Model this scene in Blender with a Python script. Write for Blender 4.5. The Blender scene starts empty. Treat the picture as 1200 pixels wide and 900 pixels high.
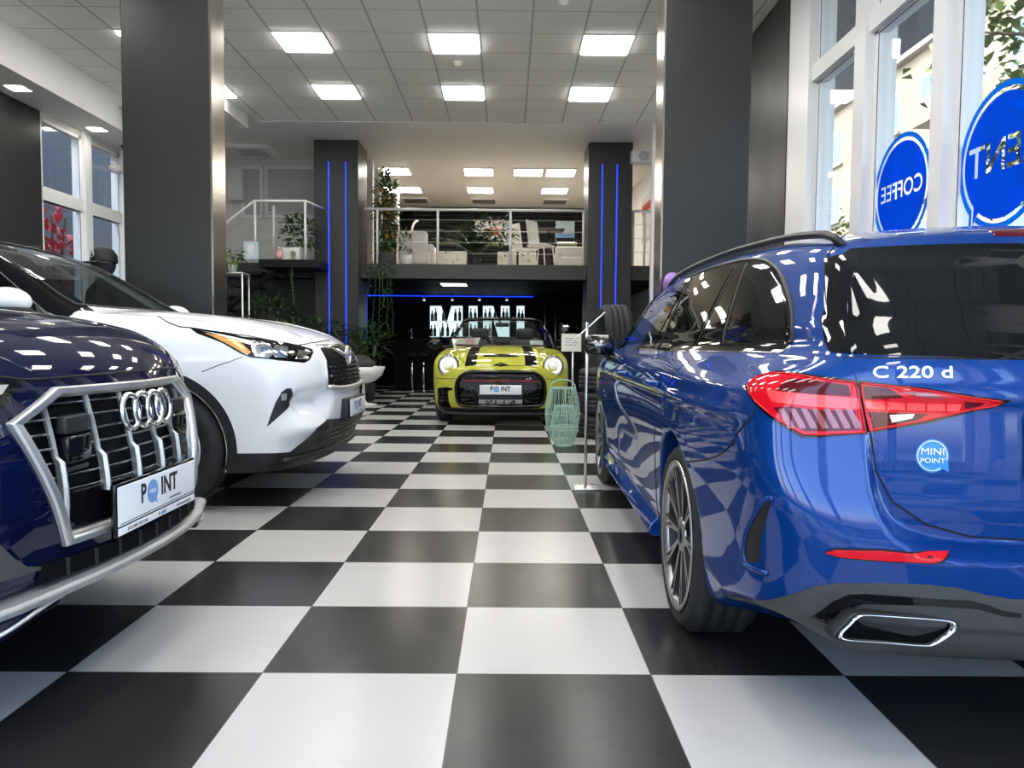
import bpy, math, random
import numpy as np
from mathutils import Vector, Matrix
from mathutils.geometry import delaunay_2d_cdt
C = bpy.context.scene.collection
PI = math.pi
random.seed(7)

# ---------------------------------------------------------------- camera calibration
FPX, PITCH, YAW, ROLL, CAMH = 901.92, -.0533, -.0057, .0077, 1.0221
def _rot(x, y, z):
    c, s = math.cos(YAW), math.sin(YAW); x, y = c*x+s*y, -s*x+c*y
    c, s = math.cos(PITCH), math.sin(PITCH); y, z = c*y+s*z, -s*y+c*z
    c, s = math.cos(ROLL), math.sin(ROLL); x, z = c*x+s*z, -s*x+c*z
    return np.array([x, y, z])
RM = np.stack([_rot(1, 0, 0), _rot(0, 1, 0), _rot(0, 0, 1)], 1)      # world -> camera (right, forward, up)
CAMO = np.array([0, 0, CAMH])
def ray(px, py):
    d = RM.T @ np.array([(px-600)/FPX, 1, -(py-450)/FPX]); return d/np.linalg.norm(d)
def onX(px, py, X): d = ray(px, py); return CAMO + d*X/d[0]
def onY(px, py, Y): d = ray(px, py); return CAMO + d*Y/d[1]
def onZ(px, py, Z): d = ray(px, py); return CAMO + d*(Z-CAMH)/d[2]

# ---------------------------------------------------------------- objects
def tag(o, label=None, cat=None, group=None, kind=None):
    if label: o['label'] = label
    if cat: o['category'] = cat
    if group: o['group'] = group
    if kind: o['kind'] = kind
    return o
def thing(name, label, cat, loc=(0, 0, 0), rz=0, group=None):
    o = bpy.data.objects.new(name, None); C.objects.link(o); o.empty_display_size = .1
    o.location = loc; o.rotation_euler = (0, 0, rz)
    return tag(o, label, cat, group)
def link(name, me, m=None, parent=None):
    if m is not None:
        me.materials.clear()
        for q in (m if isinstance(m, (list, tuple)) else [m]): me.materials.append(q)
    o = bpy.data.objects.new(name, me); C.objects.link(o)
    if parent is not None: o.parent = parent
    return o
def mesh(name, V, F, smooth=True, normals=None):
    me = bpy.data.meshes.new(name)
    me.from_pydata(np.asarray(V, float).tolist() if not isinstance(V, list) else V, [], F)
    if smooth: me.polygons.foreach_set('use_smooth', np.ones(len(me.polygons), bool))
    me.update()
    if normals is not None: me.normals_split_custom_set_from_vertices(np.asarray(normals).tolist())
    return me
def copy_tree(o, parent=None):
    c = o.copy(); C.objects.link(c); c.parent = parent
    for ch in list(o.children): copy_tree(ch, c)
    return c

class MB:
    """collects shapes of ONE part"""
    def __init__(s): s.V = []; s.F = []; s.S = []
    def add(s, V, F, smooth=False):
        n = len(s.V); s.V += [tuple(map(float, v)) for v in V]; s.F += [tuple(i+n for i in f) for f in F]; s.S += [smooth]*len(F); return s
    def box(s, c, d, rz=0, M=None):
        x, y, z = d[0]/2, d[1]/2, d[2]/2
        P = np.array([[i, j, k] for i in (-x, x) for j in (-y, y) for k in (-z, z)])
        if rz:
            a, b = math.cos(rz), math.sin(rz); P = P @ np.array([[a, b, 0], [-b, a, 0], [0, 0, 1]])
        if M is not None: P = P @ np.asarray(M).T
        return s.add(P+np.array(c), [(0, 1, 3, 2), (4, 6, 7, 5), (0, 4, 5, 1), (2, 3, 7, 6), (0, 2, 6, 4), (1, 5, 7, 3)])
    def b2(s, a, b): a, b = np.array(a, float), np.array(b, float); return s.box((a+b)/2, np.abs(b-a))
    def rbox(s, c, d, r=.01, n=3, rz=0, M=None):
        """box with rounded vertical + top edges (superellipse rings)"""
        x, y, z = d[0]/2, d[1]/2, d[2]/2; r = min(r, x*.98, y*.98, z*.98); ring = []
        def loop(ins, zz):
            out = []
            for (cx, cy, a0) in ((x-r, y-r, 0), (-x+r, y-r, PI/2), (-x+r, -y+r, PI), (x-r, -y+r, 1.5*PI)):
                for i in range(n+1):
                    a = a0+PI/2*i/n; out.append((cx+(r-ins)*math.cos(a), cy+(r-ins)*math.sin(a), zz))
            return out
        prof = [(r*(1-math.sin(PI/2*i/n)), -z+r-r*math.cos(PI/2*i/n)) for i in range(n+1)]
        prof += [(r*(1-math.cos(PI/2*i/n)), z-r+r*math.sin(PI/2*i/n)) for i in range(n+1)]
        P = []
        for ins, zz in prof: P += loop(ins, zz)
        m = 4*(n+1); F = []
        for k in range(len(prof)-1):
            for i in range(m): F.append((k*m+i, k*m+(i+1) % m, (k+1)*m+(i+1) % m, (k+1)*m+i))
        F.append(tuple(range(m-1, -1, -1))); F.append(tuple(range((len(prof)-1)*m, len(prof)*m)))
        P = np.array(P)
        if rz:
            a, b = math.cos(rz), math.sin(rz); P = P @ np.array([[a, b, 0], [-b, a, 0], [0, 0, 1]])
        if M is not None: P = P @ np.asarray(M).T
        return s.add(P+np.array(c), F, True)
    def tube(s, pts, r, n=8, closed=False, caps=True):
        P = np.array(pts, float); m = len(P); R = np.full(m, r) if np.isscalar(r) else np.array(r, float)
        T = np.roll(P, -1, 0)-np.roll(P, 1, 0)
        if not closed: T[0] = P[1]-P[0]; T[-1] = P[-1]-P[-2]
        T /= np.linalg.norm(T, axis=1)[:, None]+1e-12
        a = np.array([0, 0, 1.]) if abs(T[0][2]) < .9 else np.array([1., 0, 0])
        N = a-T[0]*(a@T[0]); N /= np.linalg.norm(N); V = []
        for i in range(m):
            N = N-T[i]*(N@T[i]); N /= np.linalg.norm(N)+1e-12; B = np.cross(T[i], N)
            for k in range(n):
                t = 2*PI*k/n; V.append(P[i]+R[i]*(math.cos(t)*N+math.sin(t)*B))
        F = []
        for i in range(m if closed else m-1):
            for k in range(n):
                j = (i+1) % m; F.append((i*n+k, i*n+(k+1) % n, j*n+(k+1) % n, j*n+k))
        if not closed and caps: F += [tuple(range(n-1, -1, -1)), tuple(range((m-1)*n, m*n))]
        return s.add(V, F, n > 4)
    def cyl(s, a, b, r, n=16, r2=None): return s.tube([a, b], [r, r if r2 is None else r2], n)
    def lathe(s, prof, c=(0, 0, 0), axis='z', n=24, closed=False, cap=True):
        V = []
        for r, h in prof:
            for k in range(n):
                t = 2*PI*k/n; p = (r*math.cos(t), r*math.sin(t), h)
                if axis == 'x': p = (p[2], p[0], p[1])
                if axis == 'y': p = (p[0], p[2], p[1])
                V.append((p[0]+c[0], p[1]+c[1], p[2]+c[2]))
        m = len(prof); F = []
        for i in range(m if closed else m-1):
            for k in range(n):
                j = (i+1) % m; F.append((i*n+k, i*n+(k+1) % n, j*n+(k+1) % n, j*n+k))
        if not closed and cap:
            if prof[0][0] > 1e-6: F.append(tuple(range(n-1, -1, -1)))
            if prof[-1][0] > 1e-6: F.append(tuple(range((m-1)*n, m*n)))
        return s.add(V, F, True)
    def sphere(s, c, r, n=16, M=None):
        r = np.array([r, r, r] if np.isscalar(r) else r); m = n//2; V = []
        for i in range(m+1):
            a = PI*i/m
            for k in range(n): b = 2*PI*k/n; V.append((math.sin(a)*math.cos(b), math.sin(a)*math.sin(b), math.cos(a)))
        F = [(i*n+k, (i+1)*n+k, (i+1)*n+(k+1) % n, i*n+(k+1) % n) for i in range(m) for k in range(n)]
        P = np.array(V)*r
        if M is not None: P = P @ np.asarray(M).T
        return s.add(P+np.array(c), F, True)
    def prism(s, pts, f, h, cap=True):
        """2D polygon pts mapped by f(u,v,w); extruded w = 0..h"""
        n = len(pts); V = [f(u, v, 0) for u, v in pts]+[f(u, v, h) for u, v in pts]
        F = [(i, (i+1) % n, n+(i+1) % n, n+i) for i in range(n)]
        if cap:
            tri = cdt(pts)[1] if False else None
            F += [tuple(range(n-1, -1, -1)), tuple(range(n, 2*n))]
        return s.add(V, F)
    def quad(s, a, b, c, d): return s.add([a, b, c, d], [(0, 1, 2, 3)])
    def leaf(s, p, d, up, L, w, bend=.3):
        d = np.array(d, float); d /= np.linalg.norm(d)+1e-9; sd = np.cross(d, up); sd /= np.linalg.norm(sd)+1e-9
        p = np.array(p, float); u = np.cross(sd, d)
        V = [p, p+d*L*.45+sd*w/2-u*0.0, p+d*L-u*L*bend, p+d*L*.45-sd*w/2, p+d*L*.5-u*L*bend*.25]
        return s.add(V, [(0, 1, 4), (1, 2, 4), (2, 3, 4), (3, 0, 4)], True)
    def build(s, name, m, parent=None, bevel=0):
        me = bpy.data.meshes.new(name); me.from_pydata(s.V, [], s.F)
        me.polygons.foreach_set('use_smooth', np.array(s.S, bool)); me.validate(); me.update()
        o = link(name, me, m, parent)
        if bevel:
            b = o.modifiers.new('bevel', 'BEVEL'); b.width = bevel; b.segments = 2; b.limit_method = 'ANGLE'
        return o

def text_mesh(s, size, ext=.001, align='CENTER', sx=1., bold=0.):
    cu = bpy.data.curves.new('text', 'FONT'); cu.body = s; cu.size = size; cu.extrude = ext; cu.align_x = align; cu.align_y = 'CENTER'
    cu.offset = bold; cu.resolution_u = 4
    o = bpy.data.objects.new('text', cu); C.objects.link(o)
    me = bpy.data.meshes.new_from_object(o.evaluated_get(bpy.context.evaluated_depsgraph_get()))
    bpy.data.objects.remove(o)
    if sx != 1: me.transform(Matrix.Diagonal((sx, 1, 1, 1)))
    me.materials.clear(); return me
def text_on(name, s, size, origin, ux, uy, m, parent=None, ext=.001, sx=1., align='CENTER', bold=0.):
    """lettering on a plane through origin; ux reading direction, uy up"""
    me = text_mesh(s, size, ext, align, sx, bold)
    ux, uy = Vector(ux).normalized(), Vector(uy).normalized(); w = ux.cross(uy)
    me.transform(Matrix(((ux.x, uy.x, w.x, origin[0]), (ux.y, uy.y, w.y, origin[1]), (ux.z, uy.z, w.z, origin[2]), (0, 0, 0, 1))))
    return link(name, me, m, parent)

# ---------------------------------------------------------------- implicit surfaces
def spl(xs, ys, n=8000):
    """monotone cubic curve through knots, as a fast table"""
    xs, ys = np.array(xs, float), np.array(ys, float); h = np.diff(xs); d = np.diff(ys)/h; m = np.zeros(len(xs))
    for i in range(1, len(xs)-1):
        if d[i-1]*d[i] > 0: w1, w2 = 2*h[i]+h[i-1], h[i]+2*h[i-1]; m[i] = (w1+w2)/(w1/d[i-1]+w2/d[i])
    m[0], m[-1] = d[0], d[-1]
    X = np.linspace(xs[0], xs[-1], n); k = np.clip(np.searchsorted(xs, X)-1, 0, len(h)-1); t = (X-xs[k])/h[k]
    Y = (1+2*t)*(1-t)**2*ys[k]+t*(1-t)**2*h[k]*m[k]+t*t*(3-2*t)*ys[k+1]+t*t*(t-1)*h[k]*m[k+1]
    def f(q):
        q = np.asarray(q); r = np.interp(q, X, Y)
        return r+np.where(q < xs[0], (q-xs[0])*m[0], 0)+np.where(q > xs[-1], (q-xs[-1])*m[-1], 0)
    return f
def spc(xs, ys, n=8000):
    """like spl but Catmull-Rom tangents: softer, keeps curvature flowing"""
    xs, ys = np.array(xs, float), np.array(ys, float); h = np.diff(xs); m = np.gradient(ys, xs)
    X = np.linspace(xs[0], xs[-1], n); k = np.clip(np.searchsorted(xs, X)-1, 0, len(h)-1); t = (X-xs[k])/h[k]
    Y = (1+2*t)*(1-t)**2*ys[k]+t*(1-t)**2*h[k]*m[k]+t*t*(3-2*t)*ys[k+1]+t*t*(t-1)*h[k]*m[k+1]
    def f(q):
        q = np.asarray(q); r = np.interp(q, X, Y)
        return r+np.where(q < xs[0], (q-xs[0])*m[0], 0)+np.where(q > xs[-1], (q-xs[-1])*m[-1], 0)
    return f
def smax(a, b, k):
    h = np.maximum(k-np.abs(a-b), 0)/k; return np.maximum(a, b)+h*h*h*k/6
def smin(a, b, k): return -smax(-a, -b, k)
def sstep(a, b, x): t = np.clip((x-a)/(b-a), 0, 1); return t*t*(3-2*t)
def gauss(x, s): return np.exp(-(x/s)**2)
def poly_sd(P, u, v):
    """signed distance to a polygon (negative inside)"""
    P = np.array(P, float); d = np.full(np.shape(u), 1e9); s = np.zeros(np.shape(u), bool)
    for i in range(len(P)):
        a, b = P[i], P[i-1]; ex, ey = b-a; wx, wy = u-a[0], v-a[1]
        t = np.clip((wx*ex+wy*ey)/(ex*ex+ey*ey), 0, 1); d = np.minimum(d, (wx-ex*t)**2+(wy-ey*t)**2)
        c = ((a[1] > v) != (b[1] > v)) & (u < (b[0]-a[0])*(v-a[1])/(b[1]-a[1]+1e-12)+a[0]); s ^= c
    return np.where(s, -1, 1)*np.sqrt(d)
def grad(f, P, e=.0015):
    G = np.empty_like(P)
    for a in range(3):
        d = np.zeros(3); d[a] = e; G[:, a] = (f(P+d)-f(P-d))/(2*e)
    return G
def normal(f, P, e=.0015):
    G = grad(f, P, e); return G/(np.linalg.norm(G, axis=1)[:, None]+1e-12)
def iso_mesh(f, lo, hi, h):
    """surface nets of f = 0, mirrored about x = 0, vertices pulled onto the surface"""
    nx, ny, nz = (int(math.ceil((hi[a]-(0 if a == 0 else lo[a]))/h/4))*4 for a in range(3))
    xs = np.arange(nx+1)*h; ys = lo[1]+np.arange(ny+1)*h; zs = lo[2]+np.arange(nz+1)*h
    def grid(X, Y, Z): g = np.stack(np.meshgrid(X, Y, Z, indexing='ij'), -1).reshape(-1, 3); return f(g).reshape(len(X), len(Y), len(Z))
    Fc = grid(xs[::4], ys[::4], zs[::4])
    ii = [np.minimum((np.arange(n+1)+2)//4, n//4) for n in (nx, ny, nz)]
    F = Fc[np.ix_(*ii)].astype(np.float32)
    act = np.argwhere(np.abs(F) < 9*h)
    for c in range(0, len(act), 600000):
        a = act[c:c+600000]; F[a[:, 0], a[:, 1], a[:, 2]] = f(np.stack([xs[a[:, 0]], ys[a[:, 1]], zs[a[:, 2]]], 1))
    F = np.concatenate([F[:0:-1], F], 0); o = np.array([-nx*h, lo[1], lo[2]])
    F[np.abs(F) < 1e-7] = 1e-7
    S = F < 0; n = np.array(F.shape)-1
    cnt = np.zeros(tuple(n), np.int8)
    cor = [(i, j, k) for i in (0, 1) for j in (0, 1) for k in (0, 1)]
    for i, j, k in cor: cnt += S[i:i+n[0], j:j+n[1], k:k+n[2]]
    cell = np.argwhere((cnt > 0) & (cnt < 8)); vid = np.full(tuple(n), -1, np.int32); vid[tuple(cell.T)] = np.arange(len(cell))
    acc = np.zeros((len(cell), 3)); num = np.zeros(len(cell))
    for a in cor:
        for ax in range(3):
            if a[ax]: continue
            b = list(a); b[ax] = 1
            fa = F[tuple((cell+a).T)]; fb = F[tuple((cell+b).T)]; m = (fa < 0) != (fb < 0)
            t = np.where(m, fa/np.where(m, fa-fb, 1), 0)
            p = cell+np.array(a, float); p[:, ax] += t; acc += p*m[:, None]; num += m
    P = acc/num[:, None]*h+o
    quads = []
    for ax in range(3):
        sl0 = [slice(None)]*3; sl1 = [slice(None)]*3; sl0[ax] = slice(0, -1); sl1[ax] = slice(1, None)
        A, B = S[tuple(sl0)], S[tuple(sl1)]; e = np.argwhere(A != B)
        u, v = (ax+1) % 3, (ax+2) % 3
        e = e[(e[:, u] > 0) & (e[:, v] > 0) & (e[:, u] < n[u]) & (e[:, v] < n[v])]
        q = []
        for du, dv in ((-1, -1), (0, -1), (0, 0), (-1, 0)):
            c = e.copy(); c[:, u] += du; c[:, v] += dv; q.append(vid[tuple(c.T)])
        q = np.stack(q, 1); inside = A[tuple(e.T)]
        q[~inside] = q[~inside][:, ::-1]; quads.append(q)
    Q = np.concatenate(quads)
    for it in range(4):
        v = f(P); G = grad(f, P); g2 = (G*G).sum(1)+1e-6
        st = (v/g2)[:, None]*G; L = np.linalg.norm(st, axis=1); st *= np.minimum(1, .6*h/(L+1e-9))[:, None]; P = P-st
    return P, Q, normal(f, P)
def march(f, O, D, tmax=12.):
    O = np.atleast_2d(O).astype(float); D = np.broadcast_to(D, O.shape); t = np.zeros(len(O)); pt = t.copy(); hit = np.zeros(len(O), bool)
    for _ in range(400):
        m = ~hit & (t < tmax)
        if not m.any(): break
        v = f(O[m]+D[m]*t[m][:, None]); idx = np.where(m)[0]
        ins = v < 0; hit[idx[ins]] = True; g = idx[~ins]; pt[g] = t[g]; t[g] += np.clip(v[~ins]*.5, .003, .25)
    a, b = pt, t.copy()
    for _ in range(22):
        c = (a+b)/2; v = f(O+D*c[:, None]); a = np.where(v < 0, a, c); b = np.where(v < 0, c, b)
    return O+D*b[:, None], hit

def catmull(pts, closed=True, n=6):
    P = np.array(pts, float); m = len(P); out = []
    for i in range(m if closed else m-1):
        p0, p1, p2, p3 = (P[(i+k) % m] if closed else P[min(max(i+k, 0), m-1)] for k in (-1, 0, 1, 2))
        for j in range(n):
            t = j/n; out.append(.5*((2*p1)+(-p0+p2)*t+(2*p0-5*p1+4*p2-p3)*t*t+(-p0+3*p1-3*p2+p3)*t**3))
    if not closed: out.append(P[-1])
    return np.array(out)
def resample(P, step, closed=True):
    P = np.array(P, float); out = []
    for i in range(len(P) if closed else len(P)-1):
        a, b = P[i], P[(i+1) % len(P)]; k = max(1, int(math.ceil(np.linalg.norm(b-a)/step)))
        out += [a+(b-a)*j/k for j in range(k)]
    if not closed: out.append(P[-1])
    return np.array(out)
def cdt(B, step=None):
    B = [tuple(p) for p in B]; n = len(B); pts = list(B)
    if step:
        A = np.array(B); lo, hi = A.min(0), A.max(0)
        g = np.stack(np.meshgrid(np.arange(lo[0], hi[0], step), np.arange(lo[1], hi[1], step), indexing='ij'), -1).reshape(-1, 2)
        if len(g): d = poly_sd(A, g[:, 0], g[:, 1]); pts += [tuple(p) for p in g[d < -.45*step]]
    r = delaunay_2d_cdt([Vector(p) for p in pts], [(i, (i+1) % n) for i in range(n)], [], 1, 1e-7)
    P = np.array([tuple(p) for p in r[0]]); F = [tuple(t) for t in r[2]]
    A = np.array(B); cen = np.array([P[list(t)].mean(0) for t in F]); ins = poly_sd(A, cen[:, 0], cen[:, 1]) < 0
    return P, [t for t, k in zip(F, ins) if k]

class Body:
    """a car body as an implicit surface in its own coordinates (x right, y forward, z up) and its place in the world"""
    def __init__(s, f, loc, rz):
        s.f = f; s.loc = np.array(loc, float); s.rz = rz; c, n = math.cos(rz), math.sin(rz); s.R = np.array([[c, -n, 0], [n, c, 0], [0, 0, 1]])
    def loc_ray(s, px, py): return s.R.T@(CAMO-s.loc), s.R.T@ray(px, py)
    def hit(s, px):
        o = [s.loc_ray(*p) for p in px]; P, h = march(s.f, np.array([a for a, b in o]), np.array([b for a, b in o]))
        if not h.all(): print('  MISS', [tuple(px[i]) for i in np.where(~h)[0]][:8])
        return P, h
    def local(s, w): return s.R.T@(np.array(w)-s.loc)
    def body(s, name, m, parent, lo, hi, h):
        P, Q, N = iso_mesh(s.f, lo, hi, h); return link(name, mesh(name, P, Q.tolist(), True, N), m, parent)
    def frame(s, d):
        d = np.array(d, float); d /= np.linalg.norm(d); u = np.cross(d, (0, 0, 1)) if abs(d[2]) < .95 else np.array([1., 0, 0]); u = u-d*(u@d); u /= np.linalg.norm(u)
        return u, np.cross(u, d), d
    def outline(s, pts, d, space, smooth, closed=True):
        u, v, d = s.frame(d)
        if space == 'px':
            H, ok = s.hit(pts); H = H[ok]; A = np.stack([H@u, H@v], 1)
        elif space == '3d': H = np.array(pts, float); A = np.stack([H@u, H@v], 1)
        else: A = np.array(pts, float)
        return catmull(A, closed, 5) if smooth else A
    def lift(s, A, d, far=4.):
        u, v, d = s.frame(d); O = A[:, :1]*u+A[:, 1:2]*v-d*far; return march(s.f, O, d, far*2)
    def patch(s, name, m, parent, pts, d, space='px', smooth=False, off=.0015, thick=.004, step=.016, mirror=False, grow=0.):
        A = s.outline(pts, d, space, smooth)
        if grow:
            ar = .5*np.sum(A[:, 0]*np.roll(A[:, 1], -1)-np.roll(A[:, 0], -1)*A[:, 1]); e = np.roll(A, -1, 0)-np.roll(A, 1, 0)
            nrm = np.stack([e[:, 1], -e[:, 0]], 1)*np.sign(ar); nrm /= np.linalg.norm(nrm, axis=1)[:, None]+1e-9; A = A+nrm*grow
        B = resample(A, step); P2, T = cdt(B, step); H, ok = s.lift(P2, d)
        if not ok.all():
            good = set(np.where(ok)[0]); T = [t for t in T if all(i in good for i in t)]; print('  patch', name, 'missed', (~ok).sum(), 'of', len(ok))
        N = normal(s.f, H); V = H+N*off
        dd = s.frame(d)[2]; F = []
        for t in T:
            n = np.cross(V[t[1]]-V[t[0]], V[t[2]]-V[t[0]]); F.append(t if n@dd < 0 else t[::-1])
        # skirt
        cnt = {}
        for t in F:
            for a, b in ((t[0], t[1]), (t[1], t[2]), (t[2], t[0])): cnt[(a, b)] = 1
        rim = [(a, b) for (a, b) in cnt if (b, a) not in cnt]
        idx = {}; VV = V.tolist(); NN = N.tolist()
        for a, b in rim:
            for q in (a, b):
                if q not in idx: idx[q] = len(VV); VV.append((V[q]-N[q]*thick).tolist()); NN.append(N[q].tolist())
        F = F+[(b, a, idx[a], idx[b]) for a, b in rim]
        VV = np.array(VV); NN = np.array(NN); out = []
        used = sorted({i for f in F for i in f}); rm = {q: i for i, q in enumerate(used)}; VV = VV[used]; NN = NN[used]; F = [tuple(rm[i] for i in f) for f in F]
        o = link(name, mesh(name, VV, F, True, NN), m, parent); out.append(o)
        if mirror:
            k = np.array([-1, 1, 1]); out.append(link(name, mesh(name, VV*k, [t[::-1] for t in F], True, NN*k), m, parent))
        return out[0] if len(out) == 1 else out
    def line(s, pts, d, space='px', smooth=False, closed=False, step=.02):
        A = s.outline(pts, d, space, smooth, closed); B = resample(A, step, closed); H, ok = s.lift(B, d); return H[ok], normal(s.f, H[ok])
    def tube(s, name, m, parent, pts, d, r=.003, space='px', smooth=False, closed=False, off=0., n=6, mirror=False, step=.02):
        H, N = s.line(pts, d, space, smooth, closed, step); P = H+N*off
        out = [MB().tube(P, r, n, closed).build(name, m, parent)]
        if mirror: out.append(MB().tube(P*np.array([-1, 1, 1]), r, n, closed).build(name, m, parent))
        return out[0] if len(out) == 1 else out
EXPOSURE, SKY, SUN, LAMP = 0.84, .82, 1.2, 12.6
# ---------------------------------------------------------------- materials (all procedural)
def mat(name, col, rough=.5, metal=0., coat=0., coat_rough=.03, spec=.5, emit=None, es=1., trans=0., ior=1.45, sheen=0.):
    m = bpy.data.materials.new(name); m.use_nodes = True; b = m.node_tree.nodes['Principled BSDF']
    b.inputs['Base Color'].default_value = (*col, 1); b.inputs['Roughness'].default_value = rough; b.inputs['Metallic'].default_value = metal
    b.inputs['Coat Weight'].default_value = coat; b.inputs['Coat Roughness'].default_value = coat_rough; b.inputs['Specular IOR Level'].default_value = spec
    b.inputs['Transmission Weight'].default_value = trans; b.inputs['IOR'].default_value = ior
    if emit: b.inputs['Emission Color'].default_value = (*emit, 1); b.inputs['Emission Strength'].default_value = es
    return m
def nodes(m): return m.node_tree.nodes, m.node_tree.links, m.node_tree.nodes['Principled BSDF']
def noise_rough(m, scale, lo, hi, bump=0., dist=.01, stretch=None, detail=4.):
    """procedural wear: noise drives roughness (and a little bump)"""
    N, L, b = nodes(m); tc = N.new('ShaderNodeTexCoord'); no = N.new('ShaderNodeTexNoise'); no.inputs['Scale'].default_value = scale; no.inputs['Detail'].default_value = detail
    if stretch:
        mp = N.new('ShaderNodeMapping'); mp.inputs['Scale'].default_value = stretch; L.new(tc.outputs['Object'], mp.inputs['Vector']); L.new(mp.outputs['Vector'], no.inputs['Vector'])
    else: L.new(tc.outputs['Object'], no.inputs['Vector'])
    mr = N.new('ShaderNodeMapRange'); mr.inputs['To Min'].default_value = lo; mr.inputs['To Max'].default_value = hi
    L.new(no.outputs['Fac'], mr.inputs['Value']); L.new(mr.outputs['Result'], b.inputs['Roughness'])
    if bump:
        bp = N.new('ShaderNodeBump'); bp.inputs['Strength'].default_value = bump; bp.inputs['Distance'].default_value = dist
        L.new(no.outputs['Fac'], bp.inputs['Height']); L.new(bp.outputs['Normal'], b.inputs['Normal'])
    return m
def noise_col(m, scale, c1, c2, detail=4., lo=.35, hi=.65):
    N, L, b = nodes(m); tc = N.new('ShaderNodeTexCoord'); no = N.new('ShaderNodeTexNoise'); no.inputs['Scale'].default_value = scale; no.inputs['Detail'].default_value = detail
    L.new(tc.outputs['Object'], no.inputs['Vector']); r = N.new('ShaderNodeValToRGB'); r.color_ramp.elements[0].position = lo; r.color_ramp.elements[1].position = hi
    r.color_ramp.elements[0].color = (*c1, 1); r.color_ramp.elements[1].color = (*c2, 1); L.new(no.outputs['Fac'], r.inputs['Fac']); L.new(r.outputs['Color'], b.inputs['Base Color'])
    return m
def glass(name, col=(1, 1, 1), refl=.08, rough=0.):
    """thin pane: mostly see-through, fresnel reflection"""
    m = bpy.data.materials.new(name); m.use_nodes = True; N, L = m.node_tree.nodes, m.node_tree.links; N.remove(N['Principled BSDF'])
    t = N.new('ShaderNodeBsdfTransparent'); t.inputs['Color'].default_value = (*col, 1); g = N.new('ShaderNodeBsdfGlossy'); g.inputs['Roughness'].default_value = rough
    lw = N.new('ShaderNodeLayerWeight'); p5 = N.new('ShaderNodeMath'); p5.operation = 'POWER'; p5.inputs[1].default_value = 5.; L.new(lw.outputs['Facing'], p5.inputs[0])
    f = N.new('ShaderNodeMath'); f.operation = 'MULTIPLY_ADD'; f.inputs[1].default_value = .9; f.inputs[2].default_value = refl*.5; L.new(p5.outputs[0], f.inputs[0]); mx = N.new('ShaderNodeMixShader')
    L.new(f.outputs[0], mx.inputs['Fac']); L.new(t.outputs['BSDF'], mx.inputs[1]); L.new(g.outputs['BSDF'], mx.inputs[2]); L.new(mx.outputs['Shader'], N['Material Output'].inputs['Surface'])
    return m
def emis(name, col, s): return mat(name, (0.02, .02, .02), emit=col, es=s)
M = dict(
    blue_paint=mat('blue_paint', (.0015, .041, .225), .38, .35, 1., .012, spec=0.),
    navy_paint=mat('navy_paint', (.0022, .004, .027), .35, .15, 1., .012, spec=0.),
    white_paint=mat('white_paint', (.86, .865, .87), .35, 0., 1., .02, spec=0.),
    lime_paint=mat('lime_paint', (.47, .47, .06), .35, .0, 1., .02, spec=0.),
    gloss_black=mat('gloss_black', (.004, .004, .005), .12, 0, .9, .01, spec=0.),
    glass_dark=mat('glass_dark', (.004, .005, .006), .02, 0, 0., .01, spec=.42),
    plastic=mat('plastic', (.017, .017, .018), .5),
    plastic_grey=mat('plastic_grey', (.055, .055, .057), .5),
    seam=mat('seam', (.002, .002, .003), .7),
    chrome=mat('chrome', (.86, .87, .88), .06, 1.),
    dark_chrome=mat('dark_chrome', (.22, .22, .23), .15, 1.),
    satin=mat('satin', (.70, .70, .69), .32, .88),
    alu=mat('alu', (.50, .50, .50), .35, 1.),
    rubber=noise_rough(mat('rubber', (.017, .017, .018), .7), 60, .5, .8, .15, .002),
    black_metal=mat('black_metal', (.012, .012, .013), .4, .3),
    mesh_black=mat('mesh_black', (.01, .01, .011), .45),
    red_lens=mat('red_lens', (.62, .006, .016), .12, 0, .8, .01, spec=0.),
    red_dark=mat('red_dark', (.09, .002, .006), .1, 0, .8, .01, spec=0.),
    red_lit=mat('red_lit', (.7, .03, .03), .2, 0, 1., .02, emit=(1, .03, .035), es=.75),
    lens_clear=mat('lens_clear', (.27, .06, .07), .08, .3, 1., .01),
    plate_white=mat('plate_white', (.82, .82, .84), .3),
    ink=mat('ink', (.012, .012, .015), .4),
    ink_grey=mat('ink_grey', (.2, .2, .22), .5),
    badge_blue=mat('badge_blue', (.02, .24, .66), .3, 0, .5),
    badge_white=mat('badge_white', (.85, .87, .9), .35),
    plate_blue=mat('plate_blue', (.16, .34, .66), .35),
    paper=mat('paper', (.80, .78, .70), .7),
)
# ================================================================ camera, sky, sun
cam = bpy.data.cameras.new('camera'); co = bpy.data.objects.new('camera', cam); C.objects.link(co)
cam.sensor_width = 36; cam.lens = FPX/1200*36; cam.clip_start = .05; cam.clip_end = 300
co.matrix_world = Matrix(((RM[0][0], RM[2][0], -RM[1][0], 0), (RM[0][1], RM[2][1], -RM[1][1], 0), (RM[0][2], RM[2][2], -RM[1][2], CAMH), (0, 0, 0, 1)))
sc = bpy.context.scene; sc.camera = co
sc.view_settings.view_transform = 'Standard'; sc.view_settings.look = 'None'; sc.view_settings.gamma = 1; sc.view_settings.use_curve_mapping = False
sc.view_settings.exposure = EXPOSURE
sc.cycles.use_denoising = True; sc.cycles.max_bounces = 10; sc.cycles.diffuse_bounces = 5; sc.cycles.glossy_bounces = 5; sc.cycles.transparent_max_bounces = 12; sc.cycles.transmission_bounces = 6
sc.cycles.sample_clamp_indirect = 8; sc.cycles.caustics_reflective = False; sc.cycles.caustics_refractive = False; sc.cycles.blur_glossy = .5
w = bpy.data.worlds.new('sky'); sc.world = w; w.use_nodes = True; N, L = w.node_tree.nodes, w.node_tree.links
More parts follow.
